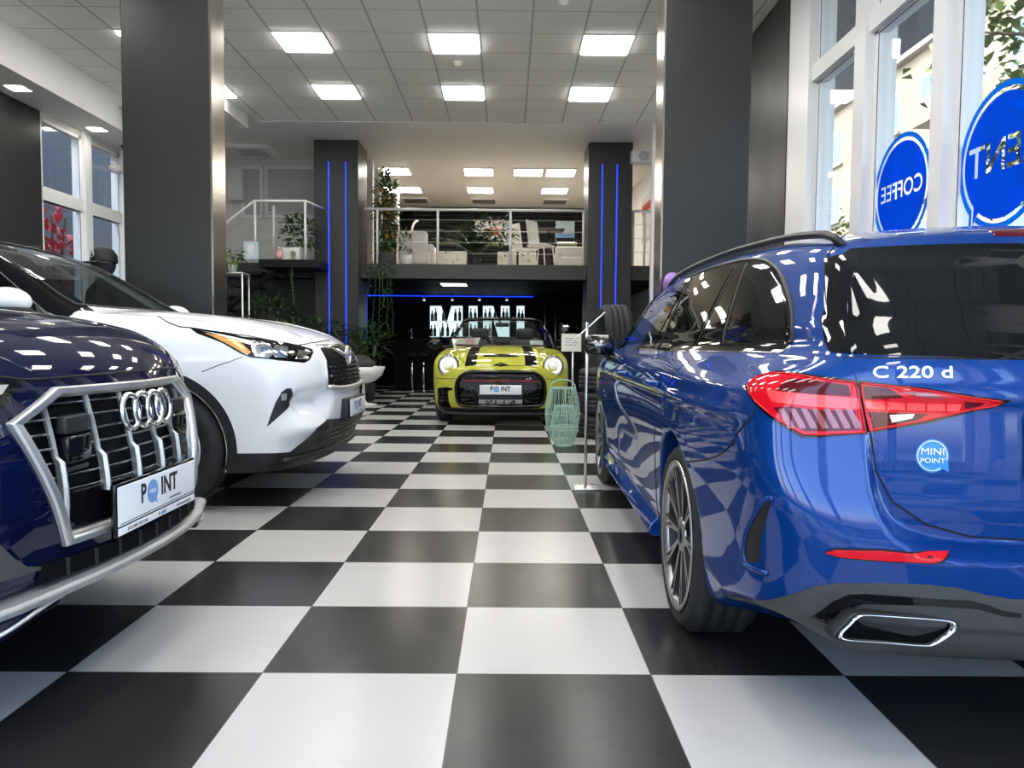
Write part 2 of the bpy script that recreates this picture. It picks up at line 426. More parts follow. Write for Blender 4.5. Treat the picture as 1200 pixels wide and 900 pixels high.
bg = N['Background']; sk = N.new('ShaderNodeTexSky'); sk.sky_type = 'NISHITA'; sk.sun_disc = False; sk.sun_elevation = math.radians(48); sk.sun_rotation = math.radians(-80); sk.air_density = 1.; sk.dust_density = 2.5; sk.ozone_density = 1.
L.new(sk.outputs['Color'], bg.inputs['Color']); bg.inputs['Strength'].default_value = SKY
sun = bpy.data.lights.new('sun', 'SUN'); sun.energy = SUN; sun.angle = .01; sun.color = (1, .95, .86)
so = bpy.data.objects.new('sun', sun); C.objects.link(so); so.rotation_euler = Vector((.62, .18, -.76)).to_track_quat('-Z', 'Y').to_euler()

# ================================================================ room shell
XR, XL, YB, YN, ZC = 2.83, -6.28, 20.5, -3.6, 4.574
def struct(o): o['kind'] = 'structure'; return o
fl = mat('floor_tiles', (.5, .5, .5), .25, spec=.24)
N, L, b = nodes(fl); g = N.new('ShaderNodeNewGeometry'); sx = N.new('ShaderNodeSeparateXYZ'); L.new(g.outputs['Position'], sx.inputs[0])
def mth(op, a, v=None, c=None):
    n = N.new('ShaderNodeMath'); n.operation = op
    for i, q in enumerate((a, v, c)):
        if q is None: continue
        if isinstance(q, (int, float)): n.inputs[i].default_value = q
        else: L.new(q, n.inputs[i])
    return n.outputs[0]
u = mth('MULTIPLY', mth('ADD', sx.outputs[0], .15), 1/.6); v = mth('MULTIPLY', mth('ADD', sx.outputs[1], -2.3284), 1/.6)
par = mth('FLOORED_MODULO', mth('ADD', mth('FLOOR', u), mth('FLOOR', v)), 2.)
gx = mth('ABSOLUTE', mth('SUBTRACT', mth('FRACT', mth('ADD', u, .5)), .5)); gy = mth('ABSOLUTE', mth('SUBTRACT', mth('FRACT', mth('ADD', v, .5)), .5))
gr = mth('LESS_THAN', mth('MINIMUM', gx, gy), .0028)
no = N.new('ShaderNodeTexNoise'); no.inputs['Scale'].default_value = 5.; no.inputs['Detail'].default_value = 6.; L.new(g.outputs['Position'], no.inputs['Vector'])
def mixc(fac, a, c):
    n = N.new('ShaderNodeMix'); n.data_type = 'RGBA'
    L.new(fac, n.inputs[0]) if not isinstance(fac, float) else setattr(n.inputs[0], 'default_value', fac)
    for i, q in ((6, a), (7, c)):
        if isinstance(q, tuple): n.inputs[i].default_value = (*q, 1)
        else: L.new(q, n.inputs[i])
    return n.outputs[2]
wh = mixc(no.outputs['Fac'], (.47, .46, .445), (.50, .49, .475)); bk = mixc(no.outputs['Fac'], (.018, .018, .018), (.026, .025, .025))
col = mixc(gr, mixc(par, wh, bk), (.06, .058, .055)); L.new(col, b.inputs['Base Color'])
mr = N.new('ShaderNodeMapRange'); mr.inputs['To Min'].default_value = .19; mr.inputs['To Max'].default_value = .27; L.new(no.outputs['Fac'], mr.inputs['Value']); L.new(mr.outputs['Result'], b.inputs['Roughness'])
bp = N.new('ShaderNodeBump'); bp.inputs['Strength'].default_value = .03; bp.inputs['Distance'].default_value = .01
n2 = N.new('ShaderNodeTexNoise'); n2.inputs['Scale'].default_value = 9.; n2.inputs['Detail'].default_value = 3.; L.new(g.outputs['Position'], n2.inputs['Vector']); L.new(n2.outputs['Fac'], bp.inputs['Height'])
struct(MB().b2((XL-.2, YN-.2, -.1), (XR+.2, YB+.2, 0)).build('floor', fl))

# suspended ceiling: 60 cm grid
ct = mat('ceiling_tiles', (.62, .62, .61), .85)
N, L, b = nodes(ct); g = N.new('ShaderNodeNewGeometry'); sx = N.new('ShaderNodeSeparateXYZ'); L.new(g.outputs['Position'], sx.inputs[0])
u = mth('MULTIPLY', mth('ADD', sx.outputs[0], .355), 1/.6); v = mth('MULTIPLY', mth('ADD', sx.outputs[1], -12.643), 1/.6)
gx = mth('ABSOLUTE', mth('SUBTRACT', mth('FRACT', mth('ADD', u, .5)), .5)); gy = mth('ABSOLUTE', mth('SUBTRACT', mth('FRACT', mth('ADD', v, .5)), .5))
gr = mth('MAXIMUM', mth('LESS_THAN', gx, .021), mth('LESS_THAN', gy, .012))
no = N.new('ShaderNodeTexNoise'); no.inputs['Scale'].default_value = 40.; L.new(g.outputs['Position'], no.inputs['Vector'])
L.new(mixc(gr, mixc(no.outputs['Fac'], (.86, .86, .85), (.90, .90, .89)), (.52, .52, .515)), b.inputs['Base Color'])
M['ceil'] = ct
M['plaster'] = noise_rough(mat('plaster', (.82, .81, .79), .3), 3., .22, .5)
M['white_wall'] = noise_rough(mat('white_wall', (.74, .74, .73), .6), 8, .5, .7)
M['frame_white'] = mat('frame_white', (.86, .86, .86), .35)
M['column'] = noise_rough(mat('column', (.028, .029, .030), .4), 2.2, .30, .48, stretch=(1, 1, .35))
M['wall_dark'] = noise_rough(mat('wall_dark', (.022, .022, .023), .45), 3, .28, .5, stretch=(1, 1, .3))
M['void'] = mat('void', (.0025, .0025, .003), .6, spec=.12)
M['lamp'] = emis('lamp', (1, .97, .92), LAMP)
M['lamp_warm'] = emis('lamp_warm', (1, .95, .84), 15.)
M['led_blue'] = emis('led_blue', (.006, .035, 1.), 1.9)
M['pane'] = glass('pane', (.97, .985, .98))
struct(MB().b2((XL-.2, YN-.2, ZC), (XR+.2, 12.643, ZC+.12)).build('ceiling', ct))
struct(MB().b2((XL-.2, 12.643, ZC-.012), (XR+.2, YB+.2, ZC+.12)).build('ceiling_rear', M['plaster']))
# roof lights: every third tile
K = 0
for n in range(9):  # rows toward and behind the camera are unseen, added to light the cars
    for k in (-7, -4, -1, 2):
        if k == -7 and n >= 4: continue
        cx, cy = -.355+.6*(k+.5), 12.643-.6*(2.5+3*n)
        t = thing('ceiling_light', None, 'ceiling light', (cx, cy, ZC), 0, 'ceiling panels over the showroom')
        MB().b2((-.299, -.299, -.012), (-.28, .299, 0)).b2((.28, -.299, -.012), (.299, .299, 0)).b2((-.28, -.299, -.012), (.28, -.28, 0)).b2((-.28, .28, -.012), (.28, .299, 0)).build('frame', M['frame_white'], t)
        MB().b2((-.278, -.278, -.026), (.278, .278, -.001)).build('diffuser', M['lamp'], t)  # let down below the frame so its glowing sides brighten the ceiling
        row = ['row nearest the gallery', 'second row from the gallery', 'third row from the gallery', 'fourth row from the gallery', 'fifth row from the gallery', 'sixth row, unseen above the cars', 'seventh row, unseen by the camera', 'eighth row, unseen behind the camera', 'ninth row, unseen at the street glazing'][n]
        clm = {-7: 'far left line', -4: 'line left of the aisle', -1: 'middle line', 2: 'line nearest the windows'}[k]
        t['label'] = f'square ceiling light, {clm}, {row}'
# left bulkhead with its downlights
struct(MB().b2((XL-.2, 4.2, 4.07), (-5.65, 12.5, ZC)).build('bulkhead', M['white_wall']))
struct(MB().b2((-5.65, 11.3, 4.38), (-4.15, 12.45, ZC)).build('bulkhead_box', M['white_wall']))
for yy, lb in ((9.55, 'small square downlight in the left soffit, beside the left black wall panel'), (11.35, 'small square downlight in the left soffit, above the left window')):
    t = thing('downlight', lb, 'downlight', (-5.97, yy, 4.07)); MB().b2((-.12, -.12, -.01), (.12, .12, 0)).build('frame', M['frame_white'], t); MB().b2((-.1, -.1, -.014), (.1, .1, -.009)).build('diffuser', M['lamp_warm'], t)

# columns
def column(name, x0, x1, y0, y1, leds, metal_side=0):
    o = struct(MB().b2((x0, y0, 0), (x1, y1, ZC)).build(name, M['column'], None, .012))
    for lx in leds:
        struct(MB().b2((lx-.008, y0-.012, .9), (lx+.008, y0+.002, 4.18)).build('trim_led', M['led_blue']))
    return o
column('column_front_left', -3.46, -2.67, 7.0, 7.3, ())
column('column_front_right', 1.385, 2.16, 7.0, 7.3, ())
column('column_rear_left', -3.44, -2.66, 13.75, 14.6, (-3.18, -2.88))
column('column_rear_right', 1.40, 2.18, 13.75, 14.6, (1.645, 1.905))
st = mat('column_trim', (.42, .38, .33), .22, 1.)
struct(MB().b2((-2.672, 6.99, 0), (-2.655, 7.31, ZC-.02)).build('trim_1', st)); struct(MB().b2((1.37, 6.99, 0), (1.387, 7.31, ZC-.02)).build('trim_2', st))

# right wall: dark panel, then window bays towards the camera
struct(MB().b2((XR-.06, 7.81, 0), (XR+.2, 9.6, ZC)).build('wall_right_dark', M['wall_dark']))
struct(MB().b2((XR+.02, 9.6, 0), (XR+.2, YB, ZC)).build('wall_right', M['white_wall']))
def window(name, yb, ya, x, zs=.45, zt=3.50, side=1, ztop=4.5, th=.12):
    """one bay (ya..yb) of glazing in the plane x; side = outward direction"""
    fr = MB(); w = .05
    for (z0, z1) in ((zs, zt), (zt+.09, ztop)):
        fr.b2((x-.03, ya, z0), (x+.03, ya+w, z1)); fr.b2((x-.03, yb-w, z0), (x+.03, yb, z1)); fr.b2((x-.03, ya, z0), (x+.03, yb, z0+w)); fr.b2((x-.03, ya, z1-w), (x+.03, yb, z1))
    o = struct(fr.build(name, M['frame_white']))
    gk = MB()
    for (z0, z1) in ((zs, zt), (zt+.09, ztop)):
        for a, b_ in (((x-.031*side, ya+w, z0+w), (x-.029*side, ya+w+.008, z1-w)), ((x-.031*side, yb-w-.008, z0+w), (x-.029*side, yb-w, z1-w)), ((x-.031*side, ya+w, z1-w-.008), (x-.029*side, yb-w, z1-w))): gk.b2(a, b_)
    gk.build('seal', M['rubber'], o)
    p = MB()
    for (z0, z1) in ((zs, zt), (zt+.09, ztop)): p.b2((x-.004, ya+w-.01, z0+w-.01), (x+.004, yb-w+.01, z1-w+.01))
    p.build('pane', M['pane'], o)
bays = [(7.29, 6.33), (6.14, 5.16), (5.01, 4.03), (3.88, 2.90), (2.75, 1.77), (1.62, .64), (.49, -.49), (-.64, -1.62), (-1.77, -2.75)]
edges = [7.81]+[e for b_ in bays for e in b_]+[YN]
mu = 1
for i in range(0, len(edges), 2):
    y1, y0 = edges[i], edges[i+1]
    struct(MB().b2((XR-.05, y0, 0), (XR+.2, y1, ZC)).build(f'trim_mullion_{mu}', M['frame_white'])); mu += 1
for i, (y1, y0) in enumerate(bays):
    struct(MB().b2((XR-.02, y0, 3.47), (XR+.14, y1, 3.62)).build(f'trim_transom_{i+1}', M['frame_white']))
    struct(MB().b2((XR-.02, y0, 0), (XR+.2, y1, .45)).build(f'wall_right_sill_{i+1}', M['white_wall']))
    struct(MB().b2((XR-.02, y0, 4.48), (XR+.2, y1, ZC)).build(f'trim_head_{i+1}', M['frame_white']))
    window(f'window_{i+1}', y1, y0, XR+.06)
# street front behind the camera: glazing between white posts
for i in range(7):
    x0 = XL+.05+i*1.49
    struct(MB().b2((x0-.09, YN-.15, 0), (x0+.09, YN+.05, ZC)).build(f'trim_post_{i+1}', M['frame_white']))
struct(MB().b2((XL, YN-.15, 0), (XR, YN+.03, .35)).build('wall_near_sill', M['white_wall'])); struct(MB().b2((XL, YN-.15, 3.6), (XR, YN+.03, ZC)).build('wall_near_head', M['white_wall']))
# left wall: dark panel, windows, white pier
struct(MB().b2((XL-.2, YN, 0), (XL, 10.5, ZC)).build('wall_left', M['wall_dark']))
struct(MB().b2((XL-.2, 12.72, 0), (XL, YB, ZC)).build('wall_left_rear', M['white_wall']))
struct(MB().b2((XL-.2, 10.5, 0), (XL, 12.72, .3)).build('wall_left_sill', M['white_wall'])); struct(MB().b2((XL-.2, 10.5, 4.0), (XL, 12.72, ZC)).build('wall_left_head', M['white_wall']))
struct(MB().b2((XL-.15, 11.5, .3), (XL+.05, 11.68, 4.07)).build('trim_left_mullion', M['frame_white'])); struct(MB().b2((XL-.15, 12.62, .3), (XL+.05, 12.8, 4.07)).build('trim_left_pier', M['frame_white']))
window('window_10', 11.5, 10.5, XL-.04, .3, 2.95, -1, 4.0); window('window_11', 12.62, 11.68, XL-.04, .3, 2.95, -1, 4.0)
struct(MB().b2((XL-.1, 10.5, 2.9), (XL+.02, 12.62, 3.06)).build('trim_left_transom', M['frame_white']))
struct(MB().b2((XL-.2, YB, 0), (XR+.2, YB+.2, ZC)).build('wall_rear', M['void']))
# ================================================================ blue estate car
MB_W = spc([.16, .22, .32, .45, .58, .70, .80, .88, .93, .97, 1.005, 1.08, 1.19, 1.30, 1.365, 1.425, 1.48, 1.6], [.80, .850, .880, .889, .897, .906, .907, .897, .876, .838, .800, .768, .722, .672, .635, .585, .53, .40])
MB_YR = spc([.15, .22, .30, .40, .48, .56, .62, .70, .80, .90, .97, 1.01, 1.10, 1.20, 1.30, 1.35, 1.42], [-.74, -.86, -.95, -1.0, -1.015, -1.02, -1.015, -.995, -.968, -.945, -.931, -.912, -.838, -.765, -.715, -.705, -.63])
MB_REC = spc([.9, 1.05, 1.14, 1.22, 1.285, 1.308, 1.33, 1.6], [0, 0, .012, .030, .045, .030, 0, 0])
MB_TOP = spc([-1.2, -.62, -.45, -.2, .2, .8, 1.3, 1.7, 1.95, 2.2, 2.5, 2.62, 2.8, 3.2, 3.5, 3.75], [1.24, 1.348, 1.378, 1.410, 1.438, 1.458, 1.458, 1.427, 1.375, 1.26, 1.085, 1.01, .985, .93, .85, .72])
MB_YF = spc([.15, .25, .4, .55, .7, .85, 1.0], [3.55, 3.66, 3.70, 3.70, 3.67, 3.58, 3.40])
MB_AMP = spc([.45, .58, .66, .76, .86, .95, 1.5], [.075, .075, .055, .028, .010, .0, 0.])
def merc_f(P):
    x, y, z = np.abs(P[:, 0]), P[:, 1], P[:, 2]
    w = MB_W(z)
    w = w-.05*np.clip((-.15-y)/.85, 0, 1.4)**2                                        # plan taper to the tail
    w = w-.075*np.clip((.75-y)/1.3, 0, 1.4)**1.6*sstep(.90, 1.0, z)                   # cabin narrows behind the shoulders
    w = w-.11*np.clip((y-2.7)/1.0, 0, 1.3)**2
    w = w+.014*gauss(y-.0, .50)*gauss(z-.66, .16)+.012*gauss(y-2.86, .5)*gauss(z-.68, .16)
    w = w-.016*gauss(y-1.43, .75)*gauss(z-.52, .13)                                   # hollow door flank
    w = w+.008*gauss(z-.835, .022)*sstep(-.9, -.5, y)*sstep(3.0, 2.4, y)              # shoulder crease
    fs = (x-w)*(1-.25*gauss(z-.965, .05))
    yr = MB_YR(z)+.10*(x/.8)**2.6
    T = smax(smax(x-(.622+.03*sstep(.8, .95, z)), .535-z, .30), z-1.6, .02)
    yr = yr+MB_AMP(z)*sstep(.014, -.024, T)
    yr = yr-.010*gauss(z-.905, .02)*sstep(.64, .5, x)                                 # ledge across the tailgate
    yr = yr+.006*sstep(.36, .345, z)*sstep(.95, .6, x)
    yr = yr+MB_REC(z)*sstep(.60, .52, x)
    fr = (yr-y)*.85
    yf = MB_YF(z)-.32*(x/.85)**2.4
    ff = y-yf
    top = MB_TOP(y)-.05*(x/.6)**2*sstep(2.7, 1.6, y)-.05*(x/.8)**2*sstep(2.4, 2.9, y)-.02*(x/.6)**4*sstep(2.7, 1.6, y)
    ft = (z-top)*(1-.12*sstep(1.7, 1.95, y)*sstep(2.7, 2.5, y))
    fb = (.165+.085*sstep(-.3, -.95, y)+.11*sstep(.55, .85, x)*sstep(-.2, -.7, y))-z
    f = smax(fs, ft, .07); f = smax(f, fr, .12+.14*sstep(.75, .5, z)+.10*sstep(1.0, 1.1, z)); f = smax(f, ff, .22); f = smax(f, fb, .04)
    for yc in (0., 2.865):
        f = smax(f, np.minimum(.372-np.hypot(y-yc, z-.335), x-.55), .012)
    return f
def side(p): return [(-y, z) for y, z in p]
def make_wheel(car, name, loc, R, W, rr, spokes, out, lab=None, rimmat='alu', twin=True, hub=.032):
    """tyre (the part) with its rim and hub cap; out = +1/-1, the side the face points to"""
    h = W/2; pr = [(rr-.005, -h*.80), (rr+.012, -h*.93), (rr+(R-rr)*.5, -h), (R-.022, -h*.9), (R-.006, -h*.72)]
    for k in range(4):
        a = -h*.72+h*1.44*(k+.5)/4; pr += [(R, a-h*.155), (R, a+h*.105), (R-.008, a+h*.11), (R-.008, a+h*.20)] if k < 3 else [(R, a-h*.155), (R, a+h*.15)]
    pr += [(R-.006, h*.72), (R-.022, h*.9), (rr+(R-rr)*.5, h), (rr+.012, h*.93), (rr-.005, h*.80)]
    t = MB().lathe(pr+[(rr-.02, h*.6), (rr-.02, -h*.6)], axis='x', n=72, closed=True).build(name, M['rubber'], car); t.location = loc
    b = MB(); fx = out*h
    b.lathe([(rr+.006, fx*.95), (rr+.004, fx*.99), (rr-.012, fx*.97), (rr-.022, fx*.80)], axis='x', n=64, cap=False)
    rim = b.build('rim', M[rimmat], t)
    d = MB(); d.lathe([(rr-.02, fx*.82), (rr-.035, fx*.2), (rr-.05, -fx*.6), (.06, -fx*.6), (.06, fx*.3)], axis='x', n=48, cap=False); d.lathe([(.17, -fx*.1), (.17, fx*.05), (.05, fx*.05)], axis='x', n=40, cap=False); d.build('barrel', M['plastic'], t)
    s = MB(); SM = []
    for k in range(spokes):
        a0 = 2*PI*k/spokes
        for da in ((-.045, .045) if twin else (0,)):
            a, a2 = a0+da*.5, a0+da*1.7; w1, w2 = .0052, .0042
            if not twin: w1, w2 = .014, .011
            c, n = math.cos(a), math.sin(a); c2, n2 = math.cos(a2), math.sin(a2); q = []
            for (r, cc, ss, wv, dx) in ((.045, c, n, w1, .80), (rr*.55, (c+c2)/2, (n+n2)/2, w1, .86), (rr-.01, c2, n2, w2, .93)):
                for sgn in (-1, 1): q += [(fx*dx, r*cc-sgn*wv*ss, r*ss+sgn*wv*cc), (fx*dx-out*.03, r*cc-sgn*wv*1.3*ss, r*ss+sgn*wv*1.3*cc)]
            F = []
            for i in (0, 4):
                F += [(i, i+2, i+6, i+4), (i+1, i+5, i+7, i+3), (i, i+4, i+5, i+1), (i+2, i+3, i+7, i+6)]
            s.add(q, F); SM += [0, 1, 1, 1]*2
    s.lathe([(.062, fx*.70), (.062, fx*.80), (.045, fx*.83), (.001, fx*.83)], axis='x', n=24)
    so_ = s.build('spokes', [M[rimmat], M['plastic']], t); pi_ = np.zeros(len(so_.data.polygons), np.int32); pi_[:len(SM)] = SM; so_.data.polygons.foreach_set('material_index', pi_)
    MB().lathe([(hub, fx*.83), (hub, fx*.855), (.001, fx*.86)], axis='x', n=20).build('hub_cap', M['gloss_black'], t)
    return t
def estate_car():
    B = Body(merc_f, (1.505, 2.73, 0), math.radians(-1.3)); P = M['blue_paint']
    t = thing('estate_car', 'glossy blue estate car seen from behind at the right, red tail light lit', 'car', B.loc, B.rz)
    B.body('body', P, t, (0, -1.1, .1), (.98, 3.8, 1.5), .010)
    S = (1, 0, 0); D = (.5, .87, 0); Rr = (0, 1, 0); DL = (.62, .78, -.1)
    for sx in (-1, 1):
        for y in (0, 2.865): make_wheel(t, 'wheel', (sx*.775, y, .335), .335, .245, .262, 10, sx)
    # cabin glazing
    dlo = [(744, 410), (772, 372), (800, 333), (808, 324), (818, 320), (840, 312), (864, 306), (880, 304), (896, 305), (910, 314), (920, 332), (928, 360), (929, 388), (926, 404), (916, 412), (840, 411), (770, 411)]
    B.patch('window_surround', M['gloss_black'], t, dlo, S, off=.001, mirror=True)
    B.patch('window', M['glass_dark'], t, [(748, 408), (765, 407), (806, 330), (798, 339)], S, off=.004, mirror=True)
    B.patch('window', M['glass_dark'], t, [(778, 405), (816, 326), (861, 314), (813, 405)], S, off=.004, mirror=True)
    B.patch('window', M['glass_dark'], t, [(819, 404), (865, 314), (873, 312), (844, 404)], S, off=.004, mirror=True)
    B.patch('quarter_window', M['glass_dark'], t, [(849, 404), (878, 311), (889, 311), (904, 319), (914, 335), (921, 361), (923, 392), (920, 404)], S, off=.004, mirror=True)
    B.tube('window_trim', M['chrome'], t, [(768, 411.5), (840, 412), (915, 413.5), (927, 405)], S, .0035, mirror=True)
    B.tube('window_trim', M['black_metal'], t, [(806, 325), (818, 320.5), (840, 312.5), (864, 306.5), (880, 304), (896, 305), (910, 314), (920, 332), (928, 360), (929, 388), (927, 403)], S, .007, smooth=True, mirror=True)
    for a, b in (((816, 405), (864, 313)), ((846, 405), (876, 309)), ((771, 408), (811, 326))): B.tube('window_divider', M['black_metal'], t, [a, b], S, .006, mirror=True)
    B.patch('windscreen', M['glass_dark'], t, [(-.70, 2.46), (-.4, 2.56), (0, 2.60), (.4, 2.56), (.70, 2.46), (.55, 1.93), (.3, 1.89), (0, 1.88), (-.3, 1.89), (-.55, 1.93)], (0, 0, -1), '2d', off=.003, step=.03)
    B.patch('pillar_trim', M['gloss_black'], t, [(-2.47, .985), (-2.38, 1.04), (-1.90, 1.335), (-1.84, 1.345), (-1.84, 1.31), (-2.25, 1.0)], S, '2d', off=.004, mirror=True)
    # roof rail
    y = np.linspace(-.52, 1.72, 40); xr = np.interp(y, [-.52, .2, 1.2, 1.72], [.535, .575, .60, .615])
    Hh, ok = march(B.f, np.stack([-xr, y, np.full(40, 2.)], 1), np.array([0, 0, -1.]))
    Hh[:, 2] += .026*np.clip(np.minimum((y+.52)/.12, (1.72-y)/.2), 0, 1)**.6
    for k in (1, -1): MB().tube(Hh*np.array([k, 1, 1]), .0125, 8).build('roof_rail', M['black_metal'], t)
    # doors (outlined by dark gaps) and their handles
    for nm, pts in (('rear_door', [(1.02, .27), (1.02, .60), (1.0, .955), (.10, .955), (.16, .80), (.40, .66), (.47, .50), (.44, .27)]), ('front_door', [(1.03, .27), (1.03, .60), (1.01, .955), (2.05, .955), (2.2, .80), (2.22, .50), (2.12, .27)])):
        B.patch('door_gap', M['seam'], t, side(pts), S, '2d', off=.0008, grow=.004, mirror=True)
        B.patch(nm, P, t, side(pts), S, '2d', off=.0022, step=.03, mirror=True)
    for yy in (.30, 1.30):
        for k in (-1, 1):
            hx, _ = march(B.f, np.array([[-2, yy+.09, .86]]), np.array([1., 0, 0])); h = MB()
            pts = [(hx[0][0]-.002, yy, .862), (hx[0][0]-.03, yy+.03, .864), (hx[0][0]-.034, yy+.11, .866), (hx[0][0]-.03, yy+.19, .866), (hx[0][0]-.002, yy+.22, .866)]
            h.tube(catmull(np.array(pts)*np.array([-k, 1, 1]), False, 5), [.011]+[.014]*19+[.011], 8); h.build('door_handle', P, t)
    B.patch('fuel_flap', P, t, side([(-.42, .78), (-.18, .80), (-.18, .93), (-.42, .92)]), (-1, 0, 0), '2d', off=.002) if False else None
    # bumper joint, sill blade
    B.tube('bumper_gap', M['seam'], t, [(884, 480), (880, 489), (866, 505), (854, 524), (833, 537), (806, 541)], DL, .0028, smooth=True, mirror=True)
    for k in (-1, 1):
        b = MB(); yy = np.linspace(.46, 2.4, 24); up = np.stack([np.full(24, -.905), yy, np.full(24, .235)], 1)
        ring = [(.03, .06), (0, .03), (-.012, 0), (.0, -.02), (.10, -.03), (.12, .05)]
        V = [(k*-1*(p[0]+dx) if k == 1 else (p[0]+dx), p[1], p[2]+dz) for p in up for dx, dz in ring]; n = 6
        F = [(i*n+j, (i+1)*n+j, (i+1)*n+(j+1) % n, i*n+(j+1) % n) for i in range(23) for j in range(n)]+[tuple(range(n)), tuple(range(23*n, 24*n))]
        b.add(V, F); b.build('side_skirt', P, t, .004)
    # tailgate
    gate = [(-.655, .99), (-.622, .90), (-.606, .80), (-.592, .72), (-.555, .65), (-.48, .598), (-.38, .572), (-.2, .565)]
    full = gate+[(-x, z) for x, z in gate[::-1]]
    B.patch('tailgate_gap', M['seam'], t, full, Rr, '2d', smooth=False, off=.0008, grow=.005)
    B.patch('tailgate', P, t, full, Rr, '2d', off=.0025, step=.02)
    gl = [(-.668, 1.005), (-.60, 1.0), (-.3, .992), (0, .99), (.3, .992), (.60, 1.0), (.668, 1.005), (.65, 1.09), (.565, 1.27), (.53, 1.292), (.3, 1.298), (0, 1.30), (-.3, 1.298), (-.53, 1.292), (-.565, 1.27), (-.65, 1.09)]
    B.patch('rear_window', M['glass_dark'], t, gl, (0, .9, -.3) if False else Rr, '2d', off=.004)
    B.patch('spoiler_blade', M['gloss_black'], t, [(968, 304), (984, 300), (1011, 295), (1002, 318), (994, 345), (993, 400), (985, 399), (976, 390), (970, 360)], D, off=.005, mirror=True)
    B.tube('tailgate_gap', M['seam'], t, [(990, 276), (976, 290), (968, 304), (967, 335), (970, 365), (976, 391), (990, 400)], D, .003, smooth=True, mirror=True)
    B.patch('brake_light', M['red_dark'], t, [(-.17, 1.322), (.17, 1.322), (.17, 1.342), (-.17, 1.342)], Rr, '2d', off=.003)
    # tail light: outer half on the body, inner half on the tailgate
    o1 = [(874, 454), (884, 442.5), (902.5, 437), (917, 436), (959, 441), (1002, 445), (1014, 509), (959, 513), (939, 513), (911, 496), (885.5, 474)]
    o2 = [(1003, 445), (1075, 454), (1143, 464), (1184, 469), (1169, 476.5), (1143, 482), (1087, 496), (1015, 509)]
    def Z(l): return [(860+a/3.529, 400+b/3.529) for a, b in l]
    for k, (pts, d) in enumerate(((o1, DL), (o2, Rr))):
        L = B.patch('tail_light', M['gloss_black'], t, pts, d, off=.004, mirror=True)
        inner = ([Z([(62, 190), (92, 158), (155, 140), (205, 140), (350, 157), (499, 172), (536, 378), (350, 388), (285, 386), (190, 330), (100, 255)]), Z([(522, 172), (760, 202), (1000, 235), (1110, 246), (1075, 264), (985, 280), (795, 326), (552, 373)])][k])
        B.patch('lens', M['red_lens'], L[0], inner, d, off=.006); 
        B.tube('lens_edge', M['red_lens'], L[0], inner, d, .0022, closed=True, off=.007)
        if k == 0:
            B.patch('smoked_lens', M['red_dark'], L[0], Z([(175, 205), (235, 160), (330, 165), (470, 182), (480, 228), (330, 222)]), d, off=.0075)
            B.patch('light_bar', M['red_lit'], L[0], Z([(140, 205), (200, 212), (510, 238), (514, 282), (330, 272), (160, 250)]), d, off=.0085)
            B.patch('lens_clear', M['red_dark'], L[0], Z([(165, 275), (240, 272), (330, 285), (500, 290), (515, 368), (400, 372), (290, 372), (210, 325)]), d, off=.0075)
            for q in range(7):
                a = 185+q*46; B.patch('reflector_cell', M['lens_clear'], L[0], Z([(a, 280), (a+22, 280), (a+58, 340), (a+66, 362), (a+40, 362), (a+26, 335)]), d, off=.0088)
        else:
            B.patch('smoked_lens', M['red_dark'], L[0], Z([(532, 185), (640, 196), (700, 232), (540, 240)]), d, off=.0075)
            B.patch('smoked_lens', M['lens_clear'], L[0], Z([(690, 210), (800, 214), (880, 236), (780, 232)]), d, off=.0075)
            B.patch('light_bar', M['red_lit'], L[0], Z([(538, 248), (620, 250), (935, 258), (925, 288), (620, 282), (542, 278)]), d, off=.0085)
            for q in range(1, 5): a = 540+q*82; B.patch('bar_divider', M['red_lens'], L[0], Z([(a, 247), (a+9, 247), (a+9, 290), (a, 290)]), d, off=.0095)
            B.patch('lens_clear', M['red_dark'], L[0], Z([(550, 292), (800, 300), (760, 325), (565, 362)]), d, off=.0072)
            B.patch('lens_clear', M['plate_white'], L[0], Z([(640, 304), (742, 300), (735, 318), (650, 336)]), d, off=.0088)
            B.patch('smoked_lens', M['red_dark'], L[0], Z([(950, 246), (1030, 252), (1000, 268), (950, 276)]), d, off=.0088)
    # badge lettering, sticker
    H, _ = B.hit([(1022, 437), (1115, 437)]); ux = H[1]-H[0]; W0 = np.linalg.norm(ux); mid = (H[0]+H[1])/2; nrm = normal(B.f, mid[None])[0]
    uy = np.cross(ux, -nrm); uy *= -1 if uy[2] < 0 else 1
    me = text_on('badge', 'C 220 d', .040, mid+nrm*.004, ux, np.cross(nrm, ux), M['chrome'], t, .0025, 1.0, bold=.0003)
    xs = [v.co.copy() for v in me.data.vertices]; u = Vector(ux).normalized(); e = [(v-Vector(mid))@u if False else (v-Vector(mid)).dot(u) for v in xs]; k = W0/(max(e)-min(e)); c0 = (max(e)+min(e))/2
    for v in me.data.vertices: a = (v.co-Vector(mid)).dot(u); v.co += u*((a-c0)*k-a)
    sc_ = [(1092+19.5*math.cos(a), 534+19.5*math.sin(a)) for a in np.linspace(.9, 2*PI+.35, 26)]+[(1111, 553)]
    sk = B.patch('sticker', M['badge_blue'], t, sc_, Rr, off=.0036, thick=.0005); H, _ = B.hit([(1092, 534)]); nrm = normal(B.f, H)[0]; ux = np.cross((0, 0, 1), nrm) * 1.; ux = ux/np.linalg.norm(ux); uy = np.cross(nrm, ux)
    ring = [H[0]+nrm*.0042+.035*(math.cos(a)*ux+math.sin(a)*uy) for a in np.linspace(-.25, 1.5*PI-.1, 40)]
    B.tube('sticker_ring', M['badge_white'], sk, [(1092+17.3*math.cos(a), 534+17.3*math.sin(a)) for a in np.linspace(1., 2*PI+.3, 40)], Rr, .0011, off=.0036)
